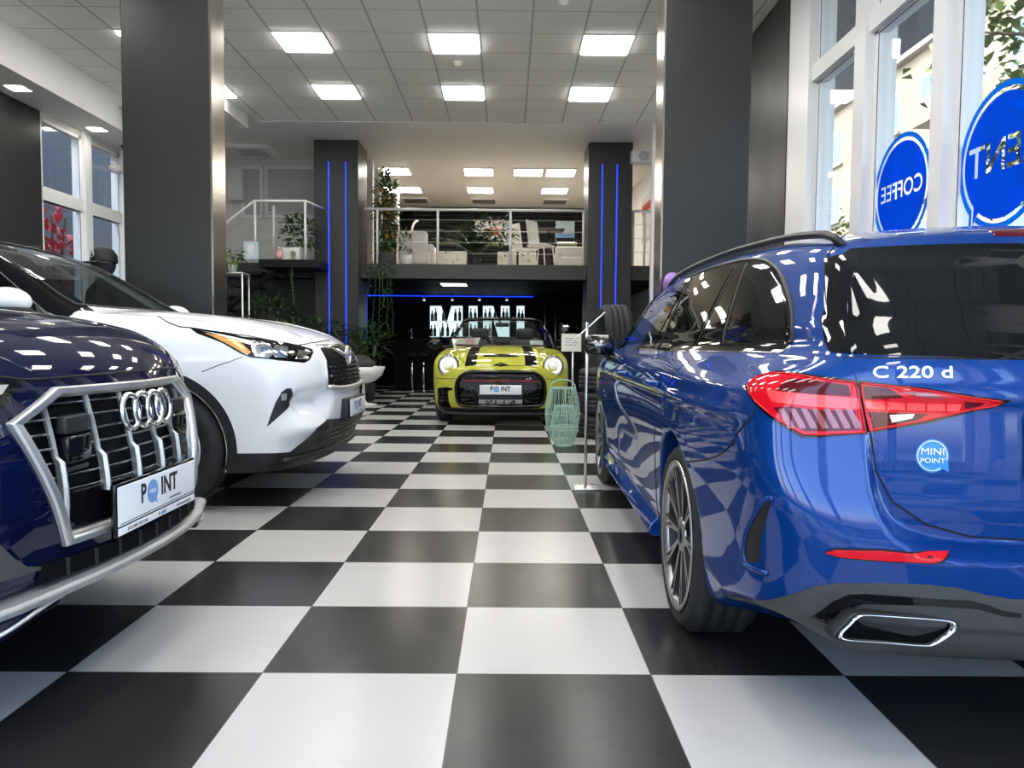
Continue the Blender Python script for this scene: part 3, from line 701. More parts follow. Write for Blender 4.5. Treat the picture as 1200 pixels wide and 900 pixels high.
    text_on('sticker_lettering', 'MINI', .0235, H[0]+nrm*.0052+uy*.0095, ux, uy, M['badge_white'], sk, .0004, 1.12); text_on('sticker_lettering', 'POINT', .0165, H[0]+nrm*.0052-uy*.012, ux, uy, M['badge_white'], sk, .0004, 1.15)
    # number plate
    H, _ = march(B.f, np.array([[0, -3, .785]]), np.array([0, 1., 0])); yp = H[0][1]
    pl = MB().rbox((0, yp-.008, .785), (.536, .016, .150), .006).build('number_plate', M['gloss_black'], t); MB().rbox((0, yp-.0165, .787), (.505, .004, .118), .0015).build('plate_face', M['plate_white'], pl)
    # bumper: reflector, sensors, vent, diffuser, exhaust
    def Y(l): return [(940+a/4.615, 600+b/4.615) for a, b in l]
    B.patch('reflector_bezel', M['seam'], t, Y([(120, 215), (180, 194), (420, 199), (797, 221), (766, 268), (700, 278), (450, 268), (200, 246)]), Rr, off=.005, thick=.012, mirror=True)
    B.patch('reflector', M['red_lens'], t, Y([(130, 216), (180, 202), (420, 207), (788, 227), (758, 260), (700, 270), (450, 260), (200, 238)]), Rr, off=.009, thick=.012, mirror=True)
    for c, r, d in (((1017, 668), 4.6, Rr), ((864, 619), 3.2, D)):
        B.patch('parking_sensor', P, t, [(c[0]+r*math.cos(a), c[1]+r*1.1*math.sin(a)) for a in np.linspace(0, 2*PI, 15)[:-1]], d, off=.003, mirror=True)
    B.patch('bumper_vent', M['mesh_black'], t, [(873, 642), (876, 622), (885, 604), (898, 587), (903, 590), (898, 608), (892, 631), (891, 655), (882, 659), (875, 657)], D, smooth=True, off=.001, mirror=True)
    B.tube('vent_fin', P, t, [(906, 584), (896, 586), (885, 601), (875, 622), (871.5, 642), (874, 659), (885, 667), (900, 672)], D, .0075, smooth=True, mirror=True, off=.001)
    df = [(822, 690), (844, 695), (866, 700), (905, 702), (932, 695), (955, 687), (985, 683), (1031, 683), (1085, 685), (1123, 689), (1154, 697), (1185, 702)]
    H, ok = B.hit(df); H = H[ok]; u_, v_, _ = B.frame(D); A = [(p@u_, p@v_) for p in H]; c0 = H[-1].copy(); c0[0] = 0; c0[1] -= .02
    lo = [c0, np.array([0, -.95, .225])]; A2 = A+[(p@u_, p@v_) for p in lo]; A2 += [(A[0][0]+(A2[-1][0]-A[0][0])*(1-s), .225+.085*s**3) for s in np.linspace(.08, 1, 12)]
    B.patch('diffuser', M['plastic_grey'], t, A2, D, '2d', off=.003, mirror=True)
    B.patch('diffuser_strip', M['gloss_black'], t, Y([(45, 565), (165, 480), (250, 442), (340, 438), (600, 456), (900, 476), (1000, 500), (1090, 532), (1180, 545), (1180, 566), (1090, 558), (950, 520), (700, 500), (330, 490), (240, 520), (130, 595)]), Rr, off=.006, mirror=True)
    ring = Y([(200, 668), (250, 615), (295, 572), (350, 558), (560, 570), (800, 590), (838, 618), (826, 655), (725, 722), (650, 729), (440, 712), (230, 697)])
    ye = -.985; Lp = []
    for p in ring:
        o, d = B.loc_ray(*p); s = (ye-o[1])/d[1]; Lp.append(o+d*s)
    Lp = catmull(Lp, True, 4); cen = Lp.mean(0)
    for k in (1, -1):
        K = np.array([k, 1, 1]); n = len(Lp); ins = lambda q, dy: (cen+(Lp-cen)*np.array([q, 1, q*.98 if q < 1 else q])+np.array([0, dy, 0]))*K
        loops = [ins(1., .10), ins(1.0, .008), ins(.985, 0), ins(.935, .002), ins(.90, .02), ins(.89, .10)]; V = np.concatenate(loops); b = MB()
        b.add(V, [(i*n+j, (i+1)*n+j, (i+1)*n+(j+1) % n, i*n+(j+1) % n) for i in range(5) for j in range(n)], True); e = b.build('exhaust_tip', M['chrome'], t)
        V = np.concatenate([ins(.895, .012), ins(.80, .05), ins(.001, .06)]); MB().add(V, [(i*n+j, (i+1)*n+j, (i+1)*n+(j+1) % n, i*n+(j+1) % n) for i in range(2) for j in range(n)], True).build('exhaust_inner', M['void'], e)
        V = np.concatenate([ins(1.10, .05), ins(1.09, .012), ins(1.04, .006), ins(1.0, .012)]); MB().add(V, [(i*n+j, (i+1)*n+j, (i+1)*n+(j+1) % n, i*n+(j+1) % n) for i in range(3) for j in range(n)], True).build('exhaust_surround', M['plastic'], t)
    # door mirror
    for k in (-1, 1):
        m_ = MB().rbox((k*.985, 1.995, 1.012), (.195, .12, .128), .05, 5).build('door_mirror', M['gloss_black'], t)
        MB().tube([(k*.93, 2.0, .95), (k*.84, 2.03, .915), (k*.78, 2.04, .91)], [.03, .025, .03], 8).build('mirror_arm', M['gloss_black'], m_)
        MB().lathe([(.001, 0), (.98, 0), (1, -.004)], n=28).build('mirror_glass', M['dark_chrome'], m_).matrix_local = Matrix.Translation((k*1.0, 1.944, 1.008)) @ Matrix.Rotation(PI/2, 4, 'X') @ Matrix.Diagonal((.098, .058, -1, 1)) if False else Matrix.Translation((k*.985, 1.929, 1.012)) @ Matrix.Rotation(PI/2, 4, 'X') @ Matrix.Diagonal((.086, .048, 1, 1))
    return t
estate_car()
# ================================================================ number plate lettering shared by the showroom cars
def point_plate(car, c, n, w=.52, h=.112, frame=.018, strip=True, small=True):
    """plate centred at c facing n (car coordinates), reading POINT with a speech bubble for its O"""
    n = np.array(n, float); ux = np.cross((0, 0, 1), n); ux /= np.linalg.norm(ux); uy = np.cross(n, ux); c = np.array(c, float)
    Mx = np.stack([ux, uy, n], 1); hb = .022 if strip else 0
    p = MB().rbox(c-n*.008-uy*hb/2, (w+frame, h+frame+hb, .016), .004, M=Mx).build('number_plate', M['gloss_black'], car)
    f = MB().rbox(c+n*.001, (w, h, .004), .0015, M=Mx).build('plate_face', M['plate_white'], p)
    z = c+n*.0034; kx = w/.52
    L = lambda s, size, dx, dy, m, sx=1., bold=0.: text_on('plate_lettering', s, size, z+ux*dx+uy*dy, ux, uy, m, p, .0004, sx, bold=bold)
    L('P', .078, -.112*kx, .010, M['ink'], .85, .0022); L('INT', .078, .062*kx, .010, M['ink'], .92, .0022)
    cc = z-ux*.052*kx+uy*.008; ang = np.linspace(-.75, 1.5*PI+.45, 26); r = .036
    V = [cc+r*(math.cos(a)*ux+math.sin(a)*uy) for a in ang]+[cc+ux*.030-uy*.043]; o = np.array(V)
    MB().add([v for v in V]+[v-n*.001 for v in V], [tuple(range(len(V))), *[(i, i+len(V), (i+1) % len(V)+len(V), (i+1) % len(V)) for i in range(len(V))]]).build('plate_bubble', M['plate_blue'], p)
    text_on('plate_lettering', 'MINI', .019, cc+n*.0008, ux, uy, M['badge_white'], p, .0003, 1.1)
    if small: MB().box(z+ux*.105*kx-uy*.036, (.085, .006, .0008), M=Mx).build('fine_print', M['ink_grey'], p)
    MB().box(z-uy*(h/2-.006), (w*.96, .0022, .001), M=Mx).build('plate_line', M['ink'], p)
    if strip:
        q = MB().rbox(c+n*.001-uy*(h/2+.0155), (w, .021, .004), .0015, M=Mx).build('plate_strip', M['plate_white'], p)
        L('EXCLUSIVE TEST CAR', .0125, -.150*kx, -(h/2+.016), M['ink']); L('P', .018, -.012*kx, -(h/2+.016), M['ink']); L('INT', .018, .026*kx, -(h/2+.016), M['ink']); MB().sphere(z+ux*.004*kx-uy*(h/2+.016), .0055, 10).build('plate_dot', M['plate_blue'], p); MB().box(z+ux*.17*kx-uy*(h/2+.016), (.11, .006, .0008), M=Mx).build('fine_print', M['ink_grey'], p)
    return p

# ================================================================ dark blue SUV with the octagonal grille
AU_F = spc([.15, .24, .32, .40, .48, .62, .72, .82, .90, .95, 1.0, 1.06, 1.2], [-.30, -.11, -.05, -.022, -.008, -.0, -.012, -.034, -.058, -.085, -.13, -.22, -.5])
AU_T = spc([-5.1, -4.9, -4.5, -3.6, -2.8, -2.35, -2.1, -1.75, -1.5, -1.3, -1.0, -.7, -.45, -.28, -.15, -.06, .05], [1.45, 1.60, 1.68, 1.74, 1.74, 1.70, 1.60, 1.37, 1.21, 1.175, 1.16, 1.135, 1.105, 1.070, 1.025, .965, .88])
AU_W = spc([.18, .30, .45, .60, .78, .92, 1.0, 1.06, 1.12, 1.3, 1.5, 1.66, 1.78], [.90, .955, .975, .982, .985, .975, .955, .925, .885, .83, .755, .66, .54])
def audi_f(P):
    x, y, z = np.abs(P[:, 0]), P[:, 1], P[:, 2]
    w = AU_W(z)-.05*np.clip((-.9-y)/-.9, 0, 1)**2*sstep(.6, 1., z)-.10*np.clip((y+.95)/.95, 0, 1.1)**2
    w = w+.012*gauss(y+.93, .5)*gauss(z-.78, .14)+.012*gauss(y+3.92, .5)*gauss(z-.8, .15)
    fs = x-w
    yf = AU_F(z)-.30*np.minimum(x, .62)**2-.62*np.clip(x-.56, 0, 1)**1.6-.22*np.clip(x-.50, 0, .4)*sstep(.45, .62, z)*sstep(1., .8, z)*.5
    ff = (y-yf)*.9
    top = AU_T(y)-.045*np.clip(x/.75, 0, 1.3)**2.2+.012*sstep(.50, .56, x)*sstep(.78, .70, x)*sstep(-1.4, -.9, y)*sstep(-.05, -.3, y)-.06*np.clip((y+.6)/.6, 0, 1)*(x/.8)**2
    ft = (z-top)*.85
    fr = -5.0+.12*(x/.9)**2+.25*sstep(1.0, 1.7, z)-y
    fb = .20+.06*sstep(-.6, 0, y)+.13*sstep(-.5, -.25, y)*sstep(.75, .6, x)-z
    f = smax(fs, ft, .08); f = smax(f, ff, .05+.12*sstep(.55, .85, x)); f = smax(f, fr, .2); f = smax(f, fb, .05)
    for yc in (-.93, -3.925): f = smax(f, np.minimum(.405-np.hypot(y-yc, z-.375), x-.6), .012)
    # grille recess
    oct_ = poly_sd(AU_OCT, x, z); f = smax(f, np.minimum(-(oct_+.012), y-yf+.055), .008)
    return f
AU_OCT = [(-.3, .905), (.375, .893), (.525, .815), (.405, .487), (-.3, .487)]
def dark_suv():
    t0 = lambda P: audi_f(P)
    B = Body(audi_f, (-1.1, 2.396, 0), math.radians(-90)); P = M['navy_paint']
    t = thing('dark_suv', 'very dark blue SUV at left front with a tall chrome-framed octagonal grille', 'car', B.loc, B.rz)
    B.body('body', P, t, (0, -5.15, .15), (1.05, .08, 1.8), .0125)
    def skin(P): # the front without its grille recess, used to lay parts on
        x, y, z = np.abs(P[:, 0]), P[:, 1], P[:, 2]; return y-(AU_F(z)-.30*np.minimum(x, .62)**2)
    Sk = Body(skin, B.loc, B.rz); Fd = (0, -1, 0); S = (1, 0, 0); D = (-.55, -.83, 0)      # near side of this car is +x (its own right)
    for sx in (-1, 1):
        for y in (-.93, -3.925): make_wheel(t, 'wheel', (sx*.83, y, .375), .375, .27, .27, 10, sx, rimmat='satin')
    # grille: black backing with thin slats, vertical blades, broad frame
    def yf(x, z): return float(AU_F(z)-.30*min(abs(x), .62)**2)
    inn = [(-.345, .868), (.345, .868), (.478, .808), (.372, .512), (-.372, .512), (-.478, .808)]
    g = B.patch('grille', M['void'], t, [(-x, z) for x, z in inn], Fd, '2d', off=.002, thick=.002)
    def span(z):    # half width of the opening at height z
        return np.interp(z, [.512, .808, .868], [.372, .478, .345])
    for z in np.linspace(.545, .85, 9):
        if z < .60: continue
        xs = np.linspace(-span(z)+.01, span(z)-.01, 24); MB().tube([(x, yf(x, z)-.036, z) for x in xs], .0042, 6).build('grille_slat', M['dark_chrome'], g)
    lo = MB(); xs = np.linspace(-.395, .395, 24)
    V = []
    for x in xs:
        for z, dy in ((.50, -.02), (.615, -.018), (.622, -.03), (.50, -.04)): V.append((x*min(1., span(z)/.395 if z > .55 else .93), yf(x, z)+dy, z))
    n = 4; lo.add(V, [(i*n+j, (i+1)*n+j, (i+1)*n+(j+1) % n, i*n+(j+1) % n) for i in range(23) for j in range(n)], False); lo.build('lower_grille_panel', M['gloss_black'], g)
    for x in (-.39, -.235, -.078, .078, .235, .39):
        zt = .868-max(0, abs(x)-.345)*.45; zt = min(zt, np.interp(abs(x), [.345, .478], [.868, .808])); zb = .515 if abs(x) > .3 else .60; q = []; V = []
        for z in np.concatenate([np.linspace(zt, .715, 8), np.linspace(.70, zb, 7)]):
            k = .0 if z > .705 else .014; wd = (.0030 if z > .705 else .0055)*(1. if z > .62 else max(.35, 1-(.62-z)*6)); y = yf(x, z)
            V += [(x-wd, y-.026+k, z), (x-wd*.5, y-.016+k, z), (x+wd*.5, y-.016+k, z), (x+wd, y-.026+k, z), (x+wd*.6, y-.034+k*.4, z), (x-wd*.6, y-.034+k*.4, z)]
        m = len(V)//6; MB().add(V, [(i*6+j, (i+1)*6+j, (i+1)*6+(j+1) % 6, i*6+(j+1) % 6) for i in range(m-1) for j in range(6)]+[tuple(range(6)), tuple(range(m*6-6, m*6))]).build('grille_blade', M['satin'], g)
    out = [(-.372, .897), (.372, .897), (.527, .817), (.408, .482), (-.408, .482), (-.527, .817)]
    o2 = resample(np.array(out), .04); i2 = np.array(inn)
    def ringmesh(a, b, prof):
        A = []; n = 0
        for p, q in zip(a, a[1:]+a[:1]): A.append((p, q))
        Lp = [[], []]
        for k, pts in enumerate((a, b)):
            for i in range(len(pts)):
                p, q = np.array(pts[i]), np.array(pts[(i+1) % len(pts)]); Lp[k] += [p+(q-p)*j/12 for j in range(12)]
        V = []; n = len(Lp[0])
        for s, dy in prof:
            for p, q in zip(*Lp): c = p+(q-p)*s; V.append((c[0], yf(c[0], c[1])+dy, c[1]))
        m = len(prof); return MB().add(V, [(i*n+j, (i+1)*n+j, (i+1)*n+(j+1) % n, i*n+(j+1) % n) for i in range(m-1) for j in range(n)])
    ringmesh(out, inn, [(0, -.02), (0, .010), (.08, .016), (.55, .012), (.75, .004), (.8, -.004), (1.0, -.012), (1.03, -.05)]).build('grille_frame', M['satin'], t, .002)
    # sensors behind the grille, near and far
    for sx in (-1, 1):
        c = (sx*.315, yf(.315, .79)-.020, .79); s = MB().rbox((c[0], c[1], .795), (.115, .03, .05), .008).build('grille_sensor', M['plastic'], t)
        MB().rbox((c[0], c[1]+.006, .728), (.118, .03, .075), .008).build('sensor_window', M['glass_dark'], s); MB().rbox((c[0], c[1]+.004, .676), (.105, .02, .014), .004).build('sensor_vent', M['plastic'], s)
    # four interlocked rings
    em = thing_part('emblem', t)
    for k in range(4):
        cx = (k-1.5)*.0735; pts = [(cx+.0500*math.cos(a), yf(cx, .81)+.012-.10*.05*math.sin(a)+.003*(k % 2), .81+.0500*math.sin(a)) for a in np.linspace(0, 2*PI, 40)[:-1]]
        MB().tube(pts, .0088, 10, True).build('emblem_ring', M['chrome'], em)
    point_plate(t, (0, .012, .553), (0, 1, 0))
    # headlights, shut lines, bonnet
    hp = [(29, 446), (14, 447), (-40, 444), (-120, 440), (-230, 438), (-255, 452), (-200, 470), (-110, 480), (-30, 484), (0, 480)]
    hl = B.patch('headlight', M['gloss_black'], t, hp, (-.6, -.8, 0), off=.002, mirror=True)
    for h_, k in zip(hl, (1, -1)): pass
    B.patch('lamp_lens', M['glass_dark'], hl[0], [(22, 449), (-40, 449), (-110, 446), (-190, 446), (-170, 462), (-30, 475), (2, 470)], (-.6, -.8, 0), off=.005)
    B.patch('lamp_reflector', M['satin'], hl[0], [(8, 452), (-14, 452), (-22, 466), (0, 463)], (-.6, -.8, 0), off=.007); B.patch('lamp_reflector', M['satin'], hl[0], [(-40, 452), (-90, 450), (-80, 466), (-40, 467)], (-.6, -.8, 0), off=.007)
    B.tube('bonnet_gap', M['seam'], t, [(-260, 436), (-120, 434), (0, 442), (42, 444.5), (100, 440), (160, 435), (201, 431.5), (207, 431)], (0, -.8, -.6), .0035, smooth=True)
    B.tube('bonnet_crease', P, t, [(-120, 372), (-60, 398), (-20, 412), (14, 425), (39, 437)], (0, -.6, -.8), .004, smooth=True, mirror=True, off=-.001)
    # lower bumper: cladding, slot, blade
    def Z(l): return [(a/3.4615, 500+b/3.4615) for a, b in l]
    clad = [(-200, 420), (-60, 455), (0, 480), (50, 530), (110, 568), (220, 566), (330, 525), (330, 640), (220, 672), (0, 706), (-300, 720)]
    B.patch('bumper_cladding', M['plastic_grey'], t, Z(clad), D, off=.002, mirror=True)
    xs = np.linspace(-.43, .43, 40)
    def sweep(name, m, prof, xs, taper=0., rise=0.):
        V = [];
        for x in xs:
            for dy, z in prof: V.append((x, float(AU_F(.45))-.30*min(abs(x), .62)**2-.62*max(abs(x)-.56, 0)**1.6+dy, z+taper*x*x+rise*float(sstep(.66, .40, abs(x)))))
        n = len(prof); return MB().add(V, [(i*n+j, (i+1)*n+j, (i+1)*n+(j+1) % n, i*n+(j+1) % n) for i in range(len(xs)-1) for j in range(n)]+[tuple(range(n)), tuple(range((len(xs)-1)*n, len(xs)*n))]).build(name, m, t, .003)
    sweep('lower_intake', M['void'], [(.008, .452), (.010, .405), (-.05, .40), (-.05, .455)], np.linspace(-.47, .47, 40))
    for x in np.linspace(-.40, .40, 9): MB().box((x, float(AU_F(.43))-.30*x*x+.012, .428), (.008, .012, .045)).build('intake_fin', M['plastic'], t)
    xx = np.linspace(-.80, .80, 80)
    sweep('bumper_blade', M['satin_grey'], [(.004, .400), (.026, .395), (.034, .386), (.028, .370), (-.06, .362), (-.06, .40)], xx, -.05)
    for q in (-1, 1):
        xs = np.linspace(.42, .86, 24) if q > 0 else np.linspace(-.86, -.42, 24)
        sweep('bumper_lip', P, [(.006, .352), (.016, .338), (.004, .30), (-.1, .29), (-.1, .35)], xs, -.05, .045); sweep('lip_trim', M['satin'], [(.020, .336), (.026, .330), (.022, .322), (.01, .33)], xs, -.05, .045)
    # glazing
    B.patch('windscreen', M['glass_dark'], t, [(-.74, -1.62), (0, -1.47), (.74, -1.62), (.58, -2.16), (0, -2.22), (-.58, -2.16)], (0, 0, -1), '2d', off=.003)
    for pts in ([(-1.75, 1.13), (-2.35, 1.60), (-2.75, 1.64), (-2.75, 1.13)], [(-2.8, 1.13), (-2.8, 1.64), (-3.75, 1.62), (-3.75, 1.13)], [(-3.8, 1.13), (-3.8, 1.62), (-4.35, 1.55), (-4.6, 1.18)]):
        B.patch('window', M['glass_dark'], t, [(-y, z) for y, z in pts], S, '2d', off=.003, mirror=True)
    for k in (-1, 1):
        m_ = MB().sphere((k*1.07, -1.78, 1.20), (.13, .10, .085), 20).build('door_mirror', P, t); MB().tube([(k*1.0, -1.76, 1.13), (k*.9, -1.74, 1.1)], .03, 8).build('mirror_arm', M['gloss_black'], m_)
    return t
def thing_part(name, parent):
    o = bpy.data.objects.new(name, None); C.objects.link(o); o.parent = parent; o.empty_display_size = .05; return o
M['satin_grey'] = mat('satin_grey', (.42, .42, .42), .38, .6)
dark_suv()
# ================================================================ white SUV, nose to the right
HI_F = spc([.18, .26, .34, .42, .50, .60, .70, .80, .90, .97, 1.02, 1.07, 1.15], [-.22, -.09, -.045, -.025, -.012, .0, .004, -.008, -.035, -.07, -.12, -.20, -.42])
HI_T = spc([-5.0, -4.6, -4.0, -3.2, -2.7, -2.4, -2.1, -1.8, -1.55, -1.38, -1.2, -.9, -.6, -.4, -.25, -.12, 0.], [1.50, 1.62, 1.69, 1.72, 1.715, 1.69, 1.60, 1.44, 1.29, 1.225, 1.215, 1.198, 1.163, 1.123, 1.080, 1.025, .96])
HI_W = spc([.20, .30, .42, .55, .70, .85, .95, 1.03, 1.10, 1.16, 1.3, 1.5, 1.65, 1.76], [.90, .935, .948, .955, .960, .958, .950, .935, .905, .87, .80, .72, .64, .54])
HI_WIN = [[(-1.60, 1.17), (-2.22, 1.585), (-2.60, 1.60), (-2.60, 1.13)], [(-2.68, 1.13), (-2.68, 1.60), (-3.45, 1.58), (-3.55, 1.15)]]
HI_WS = [(-.745, -1.50), (-.4, -1.415), (0, -1.39), (.4, -1.415), (.745, -1.50), (.60, -2.24), (.3, -2.30), (0, -2.315), (-.3, -2.30), (-.60, -2.24)]
def hi_outer(P):
    x, y, z = np.abs(P[:, 0]), P[:, 1], P[:, 2]
    w = HI_W(z)-.06*np.clip((y+.85)/.85, 0, 1.2)**2-.02*np.clip((-4.2-y)/.7, 0, 1)**2
    w = w+.020*gauss(y+.95, .5)*gauss(z-.88, .16)+.02*gauss(y+3.8, .5)*gauss(z-.9, .16)-.02*gauss(y+2.3, .7)*gauss(z-.62, .14)
    fs = x-w
    yf = HI_F(z)-.16*np.minimum(x, .55)**2-.60*np.clip(x-.46, 0, 1)**1.7
    yf = yf-.085*sstep(.42, .54, x)*gauss(z-.655, .06)*sstep(.90, .76, x)               # scooped cheek around the fog lamp
    yf = yf+.060*gauss(z-.49, .065)*sstep(.42, .62, x)*sstep(1., .8, x)
    ff = (y-yf)*.9
    top = HI_T(y)-.035*np.clip(x/.75, 0, 1.3)**2.2+.014*sstep(.42, .52, x)*sstep(.80, .70, x)*sstep(-1.35, -1., y)*sstep(-.1, -.3, y)-.05*np.clip((y+.6)/.6, 0, 1)*(x/.8)**2
    ft = (z-top)*.86
    fr = -4.93+.14*(x/.9)**2+.35*sstep(1.0, 1.75, z)-y
    fb = .235+.02*sstep(-.6, 0, y)-z
    f = smax(fs, ft, .07); f = smax(f, ff, .06+.12*sstep(.5, .8, x)); f = smax(f, fr, .2); f = smax(f, fb, .05)
    for yc in (-.955, -3.805): f = smax(f, np.minimum(.408-np.hypot(y-yc, z-.380), x-.6), .012)
    return f
def hi_f(P):
    f = hi_outer(P); x, y, z = np.abs(P[:, 0]), P[:, 1], P[:, 2]
    near = np.where((z > .9) & (y < -1.2) & (y > -4.3))[0]
    if len(near):
        xn, yn, zn, fn = x[near], y[near], z[near], f[near]
        cut = np.maximum(np.maximum(fn+.035, 1.02-zn), np.maximum(yn+1.42, -4.2-yn))                  # hollow cabin
        cut = np.minimum(cut, np.maximum(poly_sd(HI_WS, P[near, 0], yn), -(zn-1.18)))                   # windscreen opening
        for w_ in HI_WIN: cut = np.minimum(cut, np.maximum(poly_sd(w_, yn, zn), .5-xn))
        f[near] = smax(fn, -cut, .006)
    return f
def white_suv():
    loc = (-1.10, 5.42, 0); B = Body(hi_outer, loc, math.radians(-90)); B2 = Body(hi_f, loc, B.rz); P = M['white_paint']
    t = thing('white_suv', 'white SUV parked nose to the right behind the dark blue one, black wheel-arch cladding', 'car', B.loc, B.rz)
    B2.body('body', P, t, (0, -5.02, .18), (1.02, .06, 1.8), .0135)
    S = (-1, 0, 0); D = (-.62, -.78, 0); Fd = (0, -1, 0)
    for sx in (-1, 1):
        for y in (-.955, -3.805): make_wheel(t, 'wheel', (sx*.815, y, .380), .380, .245, .255, 5, sx, rimmat='satin')
    def Z(l): return [(200+a/4.0917, 340+b/4.0917) for a, b in l]
    # wheel-arch and sill cladding
    for yc in (-.955, -3.805):
        a = np.linspace(math.radians(-22), math.radians(202), 40); ring = [(yc+.475*math.cos(q), .38+.478*math.sin(q)) for q in a]+[(yc+.420*math.cos(q), .38+.420*math.sin(q)) for q in a[::-1]]
        B.patch('arch_cladding', M['plastic'], t, [(-y, z) for y, z in ring], (1, 0, 0), '2d', off=.009, thick=.02, step=.03, mirror=True)
    B.patch('sill_cladding', M['plastic'], t, side([(-1.43, .25), (-1.43, .40), (-3.33, .40), (-3.33, .25)]), (1, 0, 0), '2d', off=.008, step=.04, mirror=True)
    # head lamp
    DH = (-.75, -.62, -.2)
    hl = B.patch('headlight', M['gloss_black'], t, Z([(90, 180), (130, 187), (350, 224), (520, 246), (585, 259), (688, 286), (664, 338), (640, 349), (520, 338), (385, 324), (340, 307), (245, 252), (126, 208)]), DH, off=.002, mirror=True)[0]
    B.patch('lamp_reflector', M['satin'], hl, Z([(150, 196), (330, 232), (400, 250), (380, 262), (330, 248), (230, 214)]), DH, off=.005)
    B.patch('amber_reflector', M['amber'], hl, Z([(165, 207), (232, 218), (330, 246), (388, 298), (366, 312), (270, 258), (205, 226)]), DH, off=.006)
    for q in ([(385, 258), (470, 262), (500, 300), (470, 325), (405, 316), (392, 290)], [(500, 265), (560, 275), (556, 325), (505, 322), (478, 300)], [(610, 290), (672, 296), (655, 330), (600, 330)]): B.patch('lamp_reflector', M['chrome'], hl, Z(q), DH, off=.006)
    for cx, cy in ((448, 292), (530, 302)):
        B.patch('projector', M['lens_blue'], hl, Z([(cx+17*math.cos(a), cy+17*math.sin(a)) for a in np.linspace(0, 2*PI, 15)[:-1]]), DH, off=.009)
    # shut lines
    B.tube('bonnet_gap', M['seam'], t, Z([(-60, 128), (-20, 150), (40, 174), (92, 180), (230, 200), (350, 217), (520, 248), (590, 262), (640, 260), (700, 250), (762, 241)]), (-.5, -.3, -.8), .004, smooth=True)
    B.tube('bumper_gap', M['seam'], t, Z([(345, 320), (290, 340), (230, 360), (180, 380), (150, 392)]), DH, .0025, smooth=True, mirror=True)
    B.tube('door_gap', M['seam'], t, side([(-1.42, .42), (-1.43, .7), (-1.47, 1.02), (-1.55, 1.14)]), (1, 0, 0), .003, '2d', smooth=True, mirror=True)
    B.tube('door_gap', M['seam'], t, side([(-2.64, .42), (-2.64, 1.12)]), (1, 0, 0), .003, '2d', mirror=True)
    # grille
    gp = [(383, 417.5), (395.5, 415.5), (407.5, 420.5)]
    H, _ = B.hit(Z([(752, 316), (726, 420), (724, 470), (737, 492), (800, 500)])); x0 = abs(H[0][0])
    gx = [(-.44, 1.0), (-.475, .90), (-.515, .79), (-.505, .742), (-.47, .722)]
    full = [(-x, z) for x, z in gx]; pts = gx+full[::-1]; pts = [(-a, b) for a, b in pts]
    g = B.patch('grille', M['void'], t, pts, Fd, '2d', off=.004, thick=.01)
    def yfh(x, z): return float(march(hi_outer, np.array([[x, 1., z]]), np.array([0, -1., 0]))[0][0][1])
    nb = MB()
    for r in range(9):
        z0 = .745+r*.029; hw = np.interp(z0, [.74, .79, .90, 1.0], [.495, .505, .465, .43])
        for c in range(12):
            xa = -hw+2*hw*c/12+(.5*(r % 2))*2*hw/12; xb = xa+2*hw/12*.92
            if xb > hw: continue
            ya, yb = yfh(xa, z0), yfh(xb, z0); ym = yfh((xa+xb)/2, z0)
            nb.add([(xa, ya+.004, z0), ((xa+xb)/2, ym+.016, z0-.010), (xb, yb+.004, z0), ((xa+xb)/2, ym+.012, z0+.006)], [(0, 1, 2, 3), (3, 2, 1, 0)])
    nb.build('grille_mesh', M['dark_chrome'], g)
    bar = [(x, yfh(x, .712)+.008, .712+.02*(abs(x)/.5)**4) for x in np.linspace(-.5, .5, 24)]; MB().tube(bar, .017, 8).build('grille_bar', M['satin'], g)
    topb = [(x, yfh(x, 1.0-.02*(abs(x)/.45))+.006, 1.0-.02*(abs(x)/.45)-.07*math.exp(-(x/.12)**2)*0) for x in np.linspace(-.46, .46, 24)]; MB().tube(topb, .010, 8).build('grille_bar', M['chrome'], g)
    for sx in (-1, 1): MB().tube([(sx*q, yfh(sx*q, zz)+.006, zz) for q, zz in ((.45, .995), (.485, .90), (.522, .79), (.512, .735), (.49, .714))], .009, 8).build('grille_bar', M['satin'], g)
    # wing-like chrome bridge with the oval emblem
    em = thing_part('emblem', t); ez = .925; yy = yfh(0, ez)
    for rx, rz_, dz in ((.088, .062, 0), (.032, .060, 0), (.068, .020, .030)):
        MB().tube([(rx*math.cos(a), yfh(rx*math.cos(a), ez)+.022, ez+dz+rz_*math.sin(a)) for a in np.linspace(0, 2*PI, 40)[:-1]], .0075, 8, True).build('emblem_ring', M['chrome'], em)
    for sx in (-1, 1): MB().tube([(sx*q, yfh(sx*q, zz)+.008, zz) for q, zz in ((.085, .93), (.16, .955), (.28, .978), (.44, .99))], [.024, .017, .012, .008], 8).build('emblem_wing', M['chrome'], em)
    point_plate(t, (0, yfh(0, .59)+.045, .575), (0, 1, 0), strip=False); MB().rbox((0, yfh(0, .55)+.012, .565), (.54, .055, .15), .01).build('plate_bracket', M['plastic'], t)
    # fog lamp pocket, lower grille and lip
    B.patch('fog_lamp_pocket', M['plastic'], t, Z([(577, 470), (578, 520), (566, 560), (500, 622), (461, 656), (476, 610), (502, 540), (532, 488), (555, 472)]), DH, off=.002, mirror=True)
    B.patch('fog_lamp', M['satin_grey'], t, Z([(530, 500), (555, 494), (553, 528), (530, 530)]), DH, off=.006, mirror=True)
    lowz = Z([(272, 783), (420, 782), (570, 776), (640, 722), (700, 660), (745, 622)]); H, ok = B.hit(lowz); u_, v_, _ = B.frame(D); A = [(p@u_, p@v_) for p in H[ok]]
